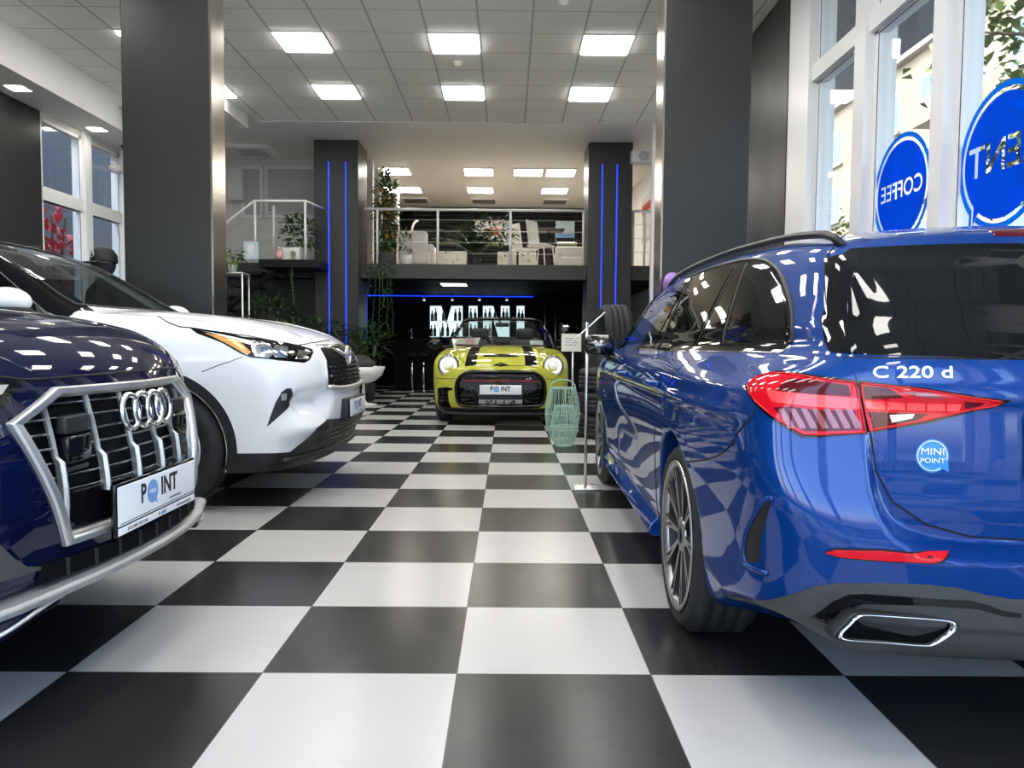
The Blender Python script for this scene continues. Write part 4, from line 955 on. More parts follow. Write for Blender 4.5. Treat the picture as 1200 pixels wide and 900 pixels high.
    c0 = np.array([0, -.02, .49]); c1 = np.array([0, -.1, .26]); A2 = A+[(c0@u_, c0@v_), (c1@u_, c1@v_), (A[0][0]+.25*(A[0][0]-A[1][0])*0, .245)]
    B.patch('lower_bumper', M['plastic'], t, A2, D, '2d', off=.006, mirror=True)
    for zz in (.455, .425, .395):
        hw = np.interp(zz, [.39, .46], [.60, .48]); MB().tube([(x, yfh(x, zz)+.006, zz) for x in np.linspace(-hw, hw, 30)], .006, 6).build('intake_slat', M['gloss_black'], t)
    MB().tube([(x, yfh(x, .325)+.008, .325-.02*x*x) for x in np.linspace(-.86, .86, 50)], .020, 8).build('bumper_lip', M['plastic'], t)
    # glazing, pillars, mirrors
    B.patch('windscreen', M['tint'], t, HI_WS, (0, 0, -1), '2d', off=-.004, thick=.002, step=.04)
    B.tube('windscreen_trim', M['plastic'], t, HI_WS, (0, 0, -1), .009, '2d', closed=True)
    for w_ in HI_WIN:
        for gl in [B.patch('window', M['tint_dark'], t, side(w_), (1, 0, 0), '2d', off=-.004, thick=.002, step=.05, mirror=True)]: pass
    B.patch('pillar_trim', M['gloss_black'], t, side([(-1.50, 1.145), (-1.62, 1.185), (-2.24, 1.60), (-2.32, 1.63), (-2.10, 1.56), (-1.46, 1.17)]), (1, 0, 0), '2d', off=.003, mirror=True)
    B.patch('pillar_trim', M['gloss_black'], t, [(14, 290), (110, 364.5), (84, 368.5), (40, 338), (-16, 306), (-16, 286)], (-.75, .1, -.65), off=.004, mirror=True)
    B.tube('window_trim', M['chrome'], t, side([(-1.58, 1.145), (-2.2, 1.605), (-2.62, 1.625), (-3.5, 1.60)]), (1, 0, 0), .006, '2d', mirror=True)
    B.tube('window_trim', M['chrome'], t, side([(-1.58, 1.125), (-2.6, 1.11), (-3.58, 1.13)]), (1, 0, 0), .006, '2d', mirror=True)
    for k in (-1, 1):
        V = MB().sphere((k*1.085, -1.70, 1.235), (.14, .115, .078), 22); m_ = V.build('door_mirror', P, t)
        for v in m_.data.vertices: v.co.z = max(v.co.z, 1.19)
        MB().sphere((k*1.08, -1.70, 1.187), (.135, .11, .03), 20).build('mirror_base', M['plastic'], m_); MB().tube([(k*1.02, -1.68, 1.175), (k*.95, -1.62, 1.145), (k*.88, -1.60, 1.12)], [.03, .035, .03], 8).build('mirror_arm', M['plastic'], m_)
    # cabin
    i = MB().rbox((0, -1.62, 1.06), (1.44, .42, .16), .05).build('dashboard', M['plastic'], t)
    for k in (-1, 1):
        s = MB().rbox((k*.38, -2.62, 1.10), (.50, .16, .62), .07, M=Matrix.Rotation(.22, 3, 'X')).build('seat', M['plastic'], t); MB().rbox((k*.38, -2.72, 1.47), (.27, .10, .17), .045).build('headrest', M['plastic'], s)
    MB().lathe([(.17, -.012), (.185, 0), (.17, .012), (.155, 0)], n=28, closed=True).build('steering_wheel', M['plastic'], t).matrix_local = Matrix.Translation((-.38, -1.95, 1.11)) @ Matrix.Rotation(-1.1, 4, 'X')
    MB().rbox((0, -2.0, 1.50), (.22, .04, .065), .015).build('rear_view_mirror', M['gloss_black'], t)
    for k in (-1, 1): MB().tube([(k*.57, y, 1.735-.02*abs(y+3.2)) for y in np.linspace(-4.3, -2.5, 14)], .015, 8).build('roof_rail', M['black_metal'], t)
    return t
M['amber'] = mat('amber', (.70, .34, .10), .15, .3, 1.); M['lens_blue'] = mat('lens_blue', (.25, .33, .55), .05, .6, 1.)
M['tint'] = glass('tint', (.62, .68, .66)); M['tint_dark'] = glass('tint_dark', (.35, .37, .37))
white_suv()
# ================================================================ lime convertible facing the camera
MI_F = spc([.12, .20, .28, .40, .55, .66, .72, .78, .84, .90], [-.16, -.05, -.015, .0, .0, -.012, -.03, -.075, -.15, -.26])
MI_T = spc([-3.95, -3.7, -3.3, -2.9, -2.6, -1.6, -1.25, -1.1, -.9, -.6, -.4, -.25, -.14, -.05, .05], [.80, .92, .985, .99, .975, .965, .985, .985, .968, .93, .893, .852, .80, .735, .64])
MI_W = spc([.15, .25, .4, .55, .7, .82, .9, .96, 1.02], [.78, .83, .852, .862, .862, .848, .82, .775, .70])
def mi_outer(P):
    x, y, z = np.abs(P[:, 0]), P[:, 1], P[:, 2]
    w = MI_W(z)-.05*np.clip((y+.75)/.75, 0, 1.2)**2-.05*np.clip((-3.2-y)/.6, 0, 1)**2
    w = w+.012*gauss(y+.77, .45)*gauss(z-.55, .2)
    fs = x-w
    yf = MI_F(z)-.16*np.minimum(x, .6)**2-.75*np.clip(x-.50, 0, 1)**1.8
    ff = (y-yf)*.9
    top = MI_T(y)-.05*np.clip(x/.75, 0, 1.3)**2.4-.02*np.clip((y+.5)/.5, 0, 1)*(x/.8)**2+.006*sstep(.50, .46, x)*sstep(-1.1, -.9, y)
    ft = (z-top)*.9; fr = -3.85+.15*(x/.85)**2-y; fb = .15-z
    f = smax(fs, ft, .09); f = smax(f, ff, .07+.10*sstep(.4, .7, x)); f = smax(f, fr, .2); f = smax(f, fb, .05)
    for yc in (-.77, -3.265): f = smax(f, np.minimum(.345-np.hypot(y-yc, z-.315), x-.56), .012)
    # round lamp housings stand a little proud
    r = np.hypot(x-.645, z-.742); f = smin(f, np.maximum(np.maximum(r-.128, y-(-.115-.06*(z-.742))), -.6-y), .05)
    return f
def mi_f(P):
    f = mi_outer(P); x, y, z = np.abs(P[:, 0]), P[:, 1], P[:, 2]
    cab = np.maximum(np.maximum(poly_sd([(0, -1.42), (.60, -1.50), (.66, -1.7), (.66, -2.75), (.55, -2.95), (-.1, -2.95), (-.1, -1.42)], x, y), .42-z), 0*x-1)
    f = smax(f, -cab, .03)
    gr = np.maximum(poly_sd([(-.2, .655), (.34, .648), (.46, .615), (.515, .55), (.525, .45), (.515, .33), (.48, .262), (-.2, .262)], x, z)-.012, (MI_F(z)-.16*x**2)-.06-y)
    return smax(f, -gr, .01)
def lime_car():
    loc = (-.085, 9.36, 0); B = Body(mi_outer, loc, PI); B2 = Body(mi_f, loc, PI); P = M['lime_paint']
    t = thing('convertible_car', 'lime yellow open-top car facing the camera with black bonnet stripes', 'car', B.loc, B.rz)
    B2.body('body', P, t, (0, -3.95, .1), (.95, .08, 1.05), .0125)
    Fd = (0, -1, 0); Td = (0, 0, -1)
    for sx in (-1, 1):
        for y in (-.77, -3.265): make_wheel(t, 'wheel', (sx*.735, y, .315), .315, .215, .225, 5, sx, rimmat='gloss_black')
    def yf(x, z): return float(MI_F(z)-.16*min(abs(x), .6)**2-.75*max(abs(x)-.5, 0)**1.8)
    def poly(pts): return [(-x, z) for x, z in pts]            # front view coordinates
    def sym(h): return h+[(-x, z) for x, z in h[::-1] if abs(x) > 1e-6]
    # grille, surround, intakes
    gh = [(0., .672), (-.33, .668), (-.44, .645), (-.51, .59), (-.54, .52), (-.545, .42), (-.53, .32), (-.49, .262), (-.40, .248), (0, .245)]
    ring = [p for p in gh]+[(-x, z) for x, z in gh[-2:0:-1]]
    gp = []
    for x, z in ring: gp.append((x, yf(x, z)+.012, z))
    gp = catmull(np.array(gp), True, 4); MB().tube(gp, .020, 8, True).build('grille_surround', M['gloss_black'], t)
    Sk = Body(lambda Q: Q[:, 1]-(MI_F(Q[:, 2])-.16*np.minimum(np.abs(Q[:, 0]), .6)**2-.75*np.clip(np.abs(Q[:, 0])-.5, 0, 1)**1.8), loc, PI)
    g = Sk.patch('grille', M['gloss_black'], t, poly(ring), Fd, '2d', off=-.035, thick=.003, step=.04)
    gb = Sk.patch('grille_panel', M['plastic'], t, poly(sym([(-.40, .64), (-.47, .60), (-.505, .53), (-.50, .47), (-.35, .46), (-.285, .40), (-.27, .34), (0, .335)])), Fd, '2d', off=.0, thick=.01, step=.04)
    hx = MB()
    for r in range(8):
        for c in range(26):
            x = -.46+c*.037+(r % 2)*.0185; z = .46+r*.021
            if abs(x) > .46 or (abs(x) < .29 and z < .49): continue
            y = yf(x, z)+.002; hx.add([(x+.014*math.cos(a), y, z+.010*math.sin(a)) for a in np.linspace(0, 2*PI, 7)[:-1]], [(0, 1, 2, 3, 4, 5), (5, 4, 3, 2, 1, 0)])
    hx.build('grille_mesh', M['gloss_black'], gb)
    MB().tube([(x, yf(x, .56-.03*x*x)+.006, .56-.03*x*x) for x in np.linspace(-.46, .46, 24)], .007, 6).build('red_stripe', M['red_stripe'], gb)
    MB().tube([(x, yf(x, .605)+.008, .61-.05*x*x) for x in np.linspace(-.40, .40, 20)], .010, 6).build('grille_bar', M['gloss_black'], gb)
    text_on('grille_badge', 'JCW', .035, (-.345, yf(.345, .585)+.012, .588), (-1, .12, 0), (0, 0, 1), M['satin'], gb, .001)
    for q in (-1, 1):
        D_ = Sk.patch('brake_duct', M['gloss_black'], t, poly([(q*x, z) for x, z in ((.30, .32), (.33, .40), (.38, .435), (.49, .42), (.50, .33), (.46, .275), (.32, .275))]), Fd, '2d', off=-.012, thick=.01, step=.04)
        MB().tube([(q*x, yf(x, z)+.004, z) for x, z in ((.295, .27), (.295, .34), (.325, .41), (.375, .445), (.49, .44))], .010, 6).build('duct_frame', M['gloss_black'], D_)
    lo = Sk.patch('lower_intake', M['satin_grey'], t, poly([(-.27, .27), (-.27, .325), (.27, .325), (.27, .27)]), Fd, '2d', off=-.02, thick=.003, step=.05)
    for x0, x1 in ((-.17, -.10), (-.17, -.17), (-.045, -.045), (.06, .06), (.10, .17), (.17, .17)): MB().tube([(x0, .0, .322), (x1, .0, .268)], .008, 6).build('intake_strut', M['gloss_black'], lo)
    point_plate(t, (0, .030, .452), (0, 1, 0), .51, .118, .01, strip=False, small=False)
    for q in (-1, 1):
        B.patch('side_vent', M['gloss_black'], t, poly([(q*x, z) for x, z in ((.585, .44), (.60, .465), (.66, .475), (.775, .46), (.78, .40), (.765, .21), (.60, .20), (.635, .30), (.645, .40), (.635, .435))]), (-q*.4, -.92, 0) if False else Fd, '2d', off=.003)
    B.patch('lower_bumper', M['plastic'], t, poly(sym([(-.86, .14), (-.86, .215), (-.60, .225), (-.48, .222), (0, .222)])), Fd, '2d', off=.004)
    MB().tube([(x, yf(x, .15)+.06, .15) for x in np.linspace(-.72, .72, 30)], .022, 8).build('bumper_lip', M['plastic'], t)
    # round head lamps
    for q in (-1, 1):
        c = np.array([q*.645, -.098, .742]); tilt = Matrix.Translation(c) @ Matrix.Rotation(-PI/2-.06, 4, 'X')
        def pl(mb, nm, m_, par): o = mb.build(nm, m_, par); o.matrix_local = (tilt if par is t else Matrix.Identity(4)); return o
        h = pl(MB().lathe([(.128, -.05), (.130, .0), (.120, .012), (.108, .004), (.104, -.01)], n=36, cap=False), 'headlight', M['chrome_dark'], t)
        MB().lathe([(.106, -.01), (.104, .004), (.070, .006), (.066, -.004)], n=36, cap=False).build('light_ring', M['drl'], h)
        MB().lathe([(.068, -.006), (.05, -.02), (.042, .0), (.03, .01), (.001, .016)], n=30, cap=False).build('projector', M['lamp_white'], h)
    # bonnet: stripes, scoop, badge, shut line
    for q in (-1, 1):
        B.patch('bonnet_stripe', M['gloss_black'], t, [(q*x, y) for x, y in ((.30, -.075), (.44, -.08), (.385, -1.10), (.265, -1.10))], Td, '2d', off=.003, step=.03)
        H_, _ = march(mi_outer, np.array([[q*.32, -1., .69]]), np.array([0, 1., 0]))
    xs_ = np.linspace(-.22, .22, 21); Hs, _ = march(mi_outer, np.stack([xs_, np.full(21, -.24), np.full(21, 2.)], 1), np.array([0, 0, -1.])); MB().tube(Hs+np.array([0, 0, .006]), [.005+.019*math.sin(PI*i/20)**.5 for i in range(21)], 8).build('bonnet_scoop', M['gloss_black'], t)
    B.tube('bonnet_gap', M['seam'], t, [(-.62, -.58), (-.50, -.24), (-.40, -.10), (0, -.06), (.40, -.10), (.50, -.24), (.62, -.58)], Td, .004, '2d', smooth=True)
    zz = .752; H_, _ = march(mi_outer, np.array([[0, 1., zz]]), np.array([0, -1., 0])); yy = H_[0][1]
    em = MB().lathe([(.034, 0), (.034, .008), (.001, .012)], n=24).build('emblem', M['gloss_black'], t); em.matrix_local = Matrix.Translation((0, yy-.004, zz)) @ Matrix.Rotation(-PI/2+.75, 4, 'X')
    w_ = MB()
    for q in (-1, 1): w_.add([(q*.03, .014, .005), (q*.095, .010, .005), (q*.070, -.008, .005), (q*.03, -.016, .005), (q*.03, .014, -.004), (q*.095, .010, -.004), (q*.070, -.008, -.004), (q*.03, -.016, -.004)], [(0, 1, 2, 3), (7, 6, 5, 4), (0, 4, 5, 1), (1, 5, 6, 2), (2, 6, 7, 3)])
    w_.build('emblem_wings', M['gloss_black'], em)
    for q in (-1, 1): B.tube('bumper_gap', M['seam'], t, poly([(q*.56, .585), (q*.66, .575), (q*.84, .585)]), Fd, .003, '2d')
    # windscreen: frame, glass
    base = [(-.70, -1.34), (-.66, -1.24), (-.4, -1.16), (0, -1.13), (.4, -1.16), (.66, -1.24), (.70, -1.34)]
    topc = [(-.565, -1.88, 1.305), (-.52, -1.865, 1.345), (-.3, -1.835, 1.365), (0, -1.825, 1.37), (.3, -1.835, 1.365), (.52, -1.865, 1.345), (.565, -1.88, 1.305)]
    bz = [(x, y, .975+.0*x) for x, y in base]
    fr = MB(); tp = catmull(np.array(topc), False, 5)
    fr.tube(tp, .026, 8)
    for q in (0, -1): fr.tube([np.array(bz[q])*np.array([1.04, 1, 1])+np.array([0, -.03, -.02]), (np.array(bz[q])+np.array(topc[q]))/2+np.array([(-.035 if q == 0 else .035), 0, 0]), topc[q]], .024, 8)
    w0 = fr.build('windscreen_frame', M['gloss_black'], t)
    n = 12; V = [];
    for i in range(n+1):
        s = i/n; b_ = np.array([np.interp(s*6, range(7), [p[k] for p in bz]) for k in range(3)]); u_ = np.array([np.interp(s*6, range(7), [p[k] for p in topc]) for k in range(3)])
        for j in range(7): V.append(b_+(u_-b_)*j/6+np.array([0, .03*math.sin(PI*j/6), .0]))
    MB().add(V, [(i*7+j, (i+1)*7+j, (i+1)*7+j+1, i*7+j+1) for i in range(n) for j in range(6)], True).build('windscreen', M['tint'], t)
    MB().tube([(x, -1.17-.03*x*x, .985) for x in np.linspace(-.62, .62, 16)], .014, 6).build('wiper', M['plastic'], t)
    for q in (-1, 1):
        m_ = MB().sphere((q*.955, -1.62, 1.00), (.105, .075, .075), 18).build('door_mirror', M['gloss_black'], t); MB().tube([(q*.87, -1.62, .96), (q*.76, -1.6, .95)], .022, 6).build('mirror_arm', M['gloss_black'], m_)
    # cabin: dash, wheel, seats, folded hood
    MB().rbox((0, -1.52, .92), (1.24, .26, .13), .05).build('dashboard', M['plastic'], t)
    MB().lathe([(.165, -.014), (.182, 0), (.165, .014), (.15, 0)], n=28, closed=True).build('steering_wheel', M['plastic'], t).matrix_local = Matrix.Translation((.33, -1.82, .97)) @ Matrix.Rotation(1.15, 4, 'X')
    for q in (-1, 1):
        s = MB().rbox((q*.34, -2.28, .80), (.48, .15, .58), .065, M=Matrix.Rotation(.25, 3, 'X')).rbox((q*.34, -2.0, .50), (.48, .46, .16), .06).build('seat', M['leather'], t); MB().rbox((q*.34, -2.40, 1.16), (.26, .10, .17), .045).build('headrest', M['leather'], s)
    MB().rbox((0, -2.72, .72), (1.2, .14, .5), .06).build('rear_bench', M['leather'], t)
    MB().rbox((0, -3.12, 1.02), (1.22, .52, .17), .07).build('folded_roof', M['plastic'], t)
    MB().rbox((0, -1.86, 1.285), (.20, .03, .06), .012).build('rear_view_mirror', M['gloss_black'], t)
    return t
M['red_stripe'] = mat('red_stripe', (.5, .02, .02), .3); M['chrome_dark'] = mat('chrome_dark', (.25, .25, .26), .12, 1.)
M['drl'] = mat('drl', (.9, .9, .88), .2, emit=(1, 1, .96), es=.3); M['lamp_white'] = mat('lamp_white', (.8, .8, .76), .12, .5, 1., emit=(1, .96, .85), es=.25); M['leather'] = mat('leather', (.03, .03, .032), .45)
lime_car()
# ================================================================ gallery, stairs and bar at the far end
M['lamp_dim'] = emis('lamp_dim', (1, .95, .86), 4.)
M['boards'] = noise_rough(mat('boards', (.50, .44, .36), .4), 5, .3, .5)
M.update(green=mat('green', (.05, .115, .03), .45), green_dark=mat('green_dark', (.028, .062, .022), .5), green_pale=mat('green_pale', (.12, .20, .05), .45),
    croton=noise_col(mat('croton', (.2, .2, .02), .4), 9, (.10, .12, .02), (.62, .26, .03)), orange_leaf=mat('orange_leaf', (.70, .30, .04), .45), bark=mat('bark', (.09, .06, .04), .8),
    pot_white=mat('pot_white', (.75, .75, .72), .4), pot_dark=mat('pot_dark', (.03, .03, .032), .5), cream=mat('cream', (.78, .74, .60), .6), steel=mat('steel', (.62, .62, .61), .3, .9),
    white_gloss=mat('white_gloss', (.80, .80, .79), .25), cushion=noise_col(mat('cushion', (.05, .05, .055), .8), 14, (.03, .03, .034), (.085, .085, .09)), fabric_white=mat('fabric_white', (.72, .70, .66), .8),
    slat_black=mat('slat_black', (.008, .008, .010), .55, spec=.25), mint=mat('mint', (.36, .56, .46), .45), purple=mat('purple', (.30, .17, .50), .3, .2), blind=mat('blind', (.50, .51, .51), .6), red_leaf=mat('red_leaf', (.55, .03, .05), .5),
    pink=mat('pink', (.75, .42, .42), .5), sky_card=mat('sky_card', (.50, .64, .72), .6), amber_glass=mat('amber_glass', (.35, .10, .02), .1, 0, 1.), green_glass=mat('green_glass', (.03, .12, .04), .1, 0, 1.), clear_bottle=mat('clear_bottle', (.5, .55, .58), .1, 0, 1.), dark_bottle=mat('dark_bottle', (.02, .02, .03), .1, 0, 1.),
    letter=emis('letter', (.70, .90, .95), .75), terracotta=mat('terracotta', (.4, .17, .10), .7))
rnd = random.Random(11)
def foliage(mb, c, r, n, L, w, up=.3, bend=.3, R=rnd):
    for _ in range(n):
        while True:
            p = np.array([R.uniform(-1, 1) for _ in range(3)])
            if p @ p < 1: break
        q = np.array(c)+p*np.array(r); d = p+np.array([R.uniform(-.6, .6), R.uniform(-.6, .6), R.uniform(-.5, .5)+up]); mb.leaf(q, d, (0, .1, 1), L*R.uniform(.6, 1.15), w*R.uniform(.7, 1.15), bend)
    return mb
def stems(mb, base, tips, r=.008):
    for tip in tips:
        a, b = np.array(base, float), np.array(tip, float); m = (a+b)/2+np.array([0, 0, .12*np.linalg.norm(b-a)]); mb.tube(catmull([a, m, b], False, 4), r, 5)
    return mb
def fronds(mb, base, n, L, lw, ll, lean=.8, R=rnd, k=9):
    """arching stems with leaflets on both sides"""
    for i in range(n):
        a = 2*PI*i/n+R.uniform(-.3, .3); s = lean*R.uniform(.5, 1.1); l = L*R.uniform(.7, 1.1); pts = []
        for j in range(k+1):
            t = j/k; h = l*(t*.95-.45*s*t*t); o = l*s*(t**1.3)*.75; pts.append(np.array(base)+np.array([math.cos(a)*o, math.sin(a)*o, h]))
        mb.tube(pts, [.006*(1-.7*j/k) for j in range(k+1)], 4)
        for j in range(2, k+1):
            d = pts[j]-pts[j-1]; sd = np.cross(d, (0, 0, 1)); sd /= np.linalg.norm(sd)+1e-9; d /= np.linalg.norm(d)
            for g in (-1, 1): mb.leaf(pts[j], d*.7+sd*g, (0, 0, 1), ll, lw, .25)
    return mb
GZ = 2.43                                     # gallery floor level
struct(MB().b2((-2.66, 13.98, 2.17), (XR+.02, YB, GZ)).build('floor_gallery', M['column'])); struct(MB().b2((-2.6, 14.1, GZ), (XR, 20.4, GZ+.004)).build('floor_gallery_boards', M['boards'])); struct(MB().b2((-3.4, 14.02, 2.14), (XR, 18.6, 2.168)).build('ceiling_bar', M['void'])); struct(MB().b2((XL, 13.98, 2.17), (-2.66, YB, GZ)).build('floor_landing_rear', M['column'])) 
# slatted black wall at the back of the gallery
sl = MB()
for k in range(24): sl.b2((-2.5, 20.38, GZ+.03+k*.088), (XR, 20.5, GZ+.095+k*.088))
struct(sl.build('wall_gallery', M['slat_black']))
# gallery rail
rl = thing('gallery_railing', 'white gallery railing with thin steel wires along the upper floor edge', 'railing', (0, 14.05, GZ))
MB().tube([(-2.62, 0, .985), (1.42, 0, .985)], .025, 8).build('handrail', M['frame_white'], rl)
for px in (442, 513, 598, 683.5):
    x = float(onY(px, 280, 14.05)[0]); MB().tube([(x, 0, 0), (x, 0, .985)], .022, 8).build('post', M['frame_white'], rl)
for z in (.20, .40, .60, .80): MB().tube([(-2.62, 0, z), (1.42, 0, z)], .005, 5).build('wire', M['steel'], rl)
r2 = thing('gallery_railing', 'short white railing right of the right blue-lit column', 'railing', (0, 14.05, GZ))
MB().tube([(2.2, 0, .985), (2.72, 0, .985)], .025, 8).build('handrail', M['frame_white'], r2)
for x in (2.25, 2.46): MB().tube([(x, 0, 0), (x, 0, .985)], .022, 8).build('post', M['frame_white'], r2)
for z in (.25, .5, .75): MB().tube([(2.2, 0, z), (2.72, 0, z)], .005, 5).build('wire', M['steel'], r2)
# gallery ceiling lights and vents
zc = ZC-.012
for r, (yy, pxs) in enumerate(((16.1, (463, 561, 619, 657)), (18.0, (478, 563, 650)))):
    for k, px in enumerate(pxs):
        x = float(onY(px, 200, yy)[0]); nm = (('left', 'second from left', 'third from left', 'right'), ('left', 'middle', 'right'))[r][k]
        t = thing('gallery_light', f'bright gallery ceiling panel, {nm} of the {"front" if r == 0 else "rear"} row above the railing', 'ceiling light', (x, yy, zc), 0, 'gallery ceiling panels')
        MB().b2((-.31, -.31, -.03), (.31, .31, 0)).build('frame', M['frame_white'], t); MB().b2((-.285, -.285, -.036), (.285, .285, -.029)).build('diffuser', M['lamp_warm'], t)
for k, px in enumerate((487, 567, 650)):
    x = float(onY(px, 237, 19.4)[0]); t = thing('ceiling_vent', f'flat ceiling vent at the back of the gallery, {("left", "middle", "right")[k]} one', 'vent', (x, 19.4, zc), 0, 'gallery vents')
    MB().b2((-.33, -.33, -.03), (.33, .33, 0)).build('frame', M['frame_white'], t); g = MB()
    for q in range(5): g.b2((-.28, -.26+q*.11, -.036), (.28, -.20+q*.11, -.029))
    g.build('louvre', M['plastic_grey'], t)
t = thing('ceiling_vent', 'white ceiling cassette over the stair landing at left', 'vent', (-4.75, 14.5, zc)); MB().b2((-.4, -.4, -.06), (.4, .4, 0)).build('frame', M['frame_white'], t); g = MB()
for q in range(4): g.b2((-.26, -.26+q*.14, -.066), (.26, -.18+q*.14, -.059))
g.build('louvre', M['blind'], t)
# glazed partition at the left of the gallery
pt = thing('glass_partition', 'white framed glass partition at the left end of the gallery', 'partition', (-2.58, 15.7, GZ)); fr = MB()
for a, b in (((0, 0, 0), (0, 0, 2.12)), ((0, 2.4, 0), (0, 2.4, 2.12)), ((0, 0, 2.1), (0, 2.4, 2.1))): fr.tube([a, b], .035, 4)
fr.build('frame', M['frame_white'], pt); MB().b2((-.004, .03, .02), (.004, 2.37, 2.08)).build('pane', M['pane'], pt)
# pictures on the slatted wall
def picture(nm, lb, px0, px1, y, cols, fr_=None):
    a, b = onY(*px0, y), onY(*px1, y); t = thing(nm, lb, 'picture', ((a[0]+b[0])/2, y, (a[2]+b[2])/2)); w, h = (b[0]-a[0])/2, (a[2]-b[2])/2
    MB().b2((-w, -.03, -h), (w, 0, h)).build('panel', M[cols[0]], t)
    for k, (c, x0, z0, x1, z1) in enumerate(cols[1:]): MB().b2((x0*w, -.034-.001*k, z0*h), (x1*w, -.03, z1*h)).build('printed_area', M[c], t)
    return t
picture('wall_picture', 'pale colourful picture on the black gallery wall, left of the desk', (557, 259), (600, 287), 20.36, ['white_gloss', ('pink', -.5, -.3, .5, .4), ('orange_leaf', -.2, -.2, .25, .25), ('sky_card', .55, -.9, .95, .9)])
picture('wall_picture', 'blue mountain landscape picture on the black gallery wall, at right', (651, 259), (673, 284), 20.36, ['sky_card', ('plate_blue', -.95, -.9, .95, -.2), ('slat_black', -.95, -.95, .95, -.6)])
# gallery furniture along the edge
def rect_at(px0, px1, y, d): a, b = onY(*px0, y), onY(*px1, y); return (a[0]+b[0])/2, abs(b[0]-a[0]), abs(a[2]-b[2]), d
for k, (p0, p1, lb) in enumerate((((513, 296), (547, 313), 'long cream planter box on the gallery edge behind the orchid'), ((583, 296), (605, 313), 'cream planter box on the gallery edge with dark leaf motif'), ((608, 296), (628, 313), 'cream planter box on the gallery edge nearest the white chairs'))):
    x, w, h, d = rect_at(p0, p1, 14.35, .3); t = thing('planter_box', lb, 'planter', (x, 14.4, GZ), 0, 'cream planter boxes'); h = .27
    MB().rbox((0, 0, h/2), (w, .26, h), .012).build('box', M['cream'], t); MB().b2((-w/2+.02, -.11, h-.01), (w/2-.02, .11, h+.004)).build('soil', M['bark'], t)
    fm = MB(); foliage(fm, (0, -.14, h*.6), (w*.3, .01, h*.3), 12, .09, .035, 0, .1); fm.build('leaves', M['green_dark'], t)
x, w, h, d = rect_at((548, 300), (562, 313), 14.3, .3)
t = thing('arching_plant', 'dark planter with big arching leafy plant in the middle of the gallery edge', 'plant', (x, 14.62, GZ)); MB().lathe([(.10, 0), (.13, .2), (.12, .2), (.001, .18)], n=20).build('pot', M['pot_dark'], t)
R2 = random.Random(5); fm = MB(); fronds(fm, (0, 0, .18), 34, .95, .075, .16, 1.12, R2, 12); fm.build('foliage', M['green'], t); fm = MB(); foliage(fm, (.25, 0, .72), (.5, .2, .25), 130, .16, .065, .1, .3, R2); fm.build('upper_leaves', M['green_dark'], t)
x = float(onY(446, 300, 14.3)[0])+.03; t = thing('croton_tree', 'tall bushy plant with orange leaves in a dark planter beside the left lit column', 'plant', (x+.05, 14.50, GZ)); MB().rbox((0, 0, .13), (.30, .30, .26), .012).build('planter', M['pot_dark'], t)
R2 = random.Random(3); st_ = MB(); stems(st_, (0, 0, .2), [(R2.uniform(-.17, .17), R2.uniform(-.12, .12), R2.uniform(.9, 1.7)) for _ in range(7)], .012); st_.build('stem', M['bark'], t)
fm = MB(); foliage(fm, (.0, 0, 1.0), (.22, .18, .80), 420, .14, .07, .1, .35, R2); fm.build('foliage', M['green'], t); fm = MB(); foliage(fm, (.0, -.05, 1.1), (.18, .17, .65), 70, .15, .075, .2, .3, R2); fm.build('orange_leaves', M['orange_leaf'], t)
x = float(onY(466, 300, 14.3)[0])+.17; t = thing('potted_plant', 'small leafy plant in a white pot beside the white armchair', 'plant', (x, 14.30, GZ)); MB().lathe([(.07, 0), (.095, .19), (.085, .19), (.001, .17)], n=18).build('pot', M['pot_white'], t); fm = MB(); foliage(fm, (-.02, 0, .42), (.14, .1, .2), 50, .15, .05, .4, .3); fm.build('foliage', M['green'], t)
t = thing('armchair', 'white armchair behind the gallery railing next to the partition', 'armchair', (float(onY(489, 300, 15.1)[0]), 15.15, GZ))
MB().rbox((0, 0, .22), (.62, .6, .28), .06).build('seat', M['fabric_white'], t); MB().rbox((-.05, -.26, .40), (.55, .16, .62), .06).build('backrest', M['fabric_white'], t)
for q in (-1, 1): MB().rbox((q*.27, .02, .30), (.14, .55, .36), .05).build('armrest', M['fabric_white'], t)
t = thing('arched_shelf', 'white arched shelf stand behind the armchair on the gallery', 'shelf', (float(onY(478, 280, 16.0)[0]), 16.2, GZ)); fr = MB()
for q in (-.22, .06): fr.tube([(q, 0, 0), (q, 0, .9)]+[(q+.13*(1-math.cos(a)) if q > 0 else q-.13*(1-math.cos(a))*.6, 0, .9+.22*math.sin(a)) for a in np.linspace(.2, PI/2, 6)], .022, 6)
fr.build('frame', M['frame_white'], t); MB().b2((-.24, -.1, .35), (.08, .1, .37)).b2((-.24, -.1, .7), (.08, .1, .72)).build('shelf_board', M['cream'], t)
for k, (px, yy, rz) in enumerate(((614, 15.6, .5), (634, 14.95, -.6))):
    t = thing('white_chair', ('white wooden chair left of the gallery table', 'white chair in front of the gallery table')[k], 'chair', (float(onY(px, 290, yy)[0]), yy, GZ), rz, 'white gallery chairs')
    MB().rbox((0, 0, .46), (.40, .40, .04), .012).build('seat', M['white_gloss'], t); MB().rbox((-.19, 0, .72), (.035, .38, .48), .01, M=Matrix.Rotation(-.15, 3, 'Y')).build('backrest', M['white_gloss'], t)
    for a in (-1, 1):
        for b in (-1, 1): MB().tube([(a*.21, b*.19, 0), (a*.16, b*.16, .45)], .014, 6).build('leg', M['white_gloss'], t)
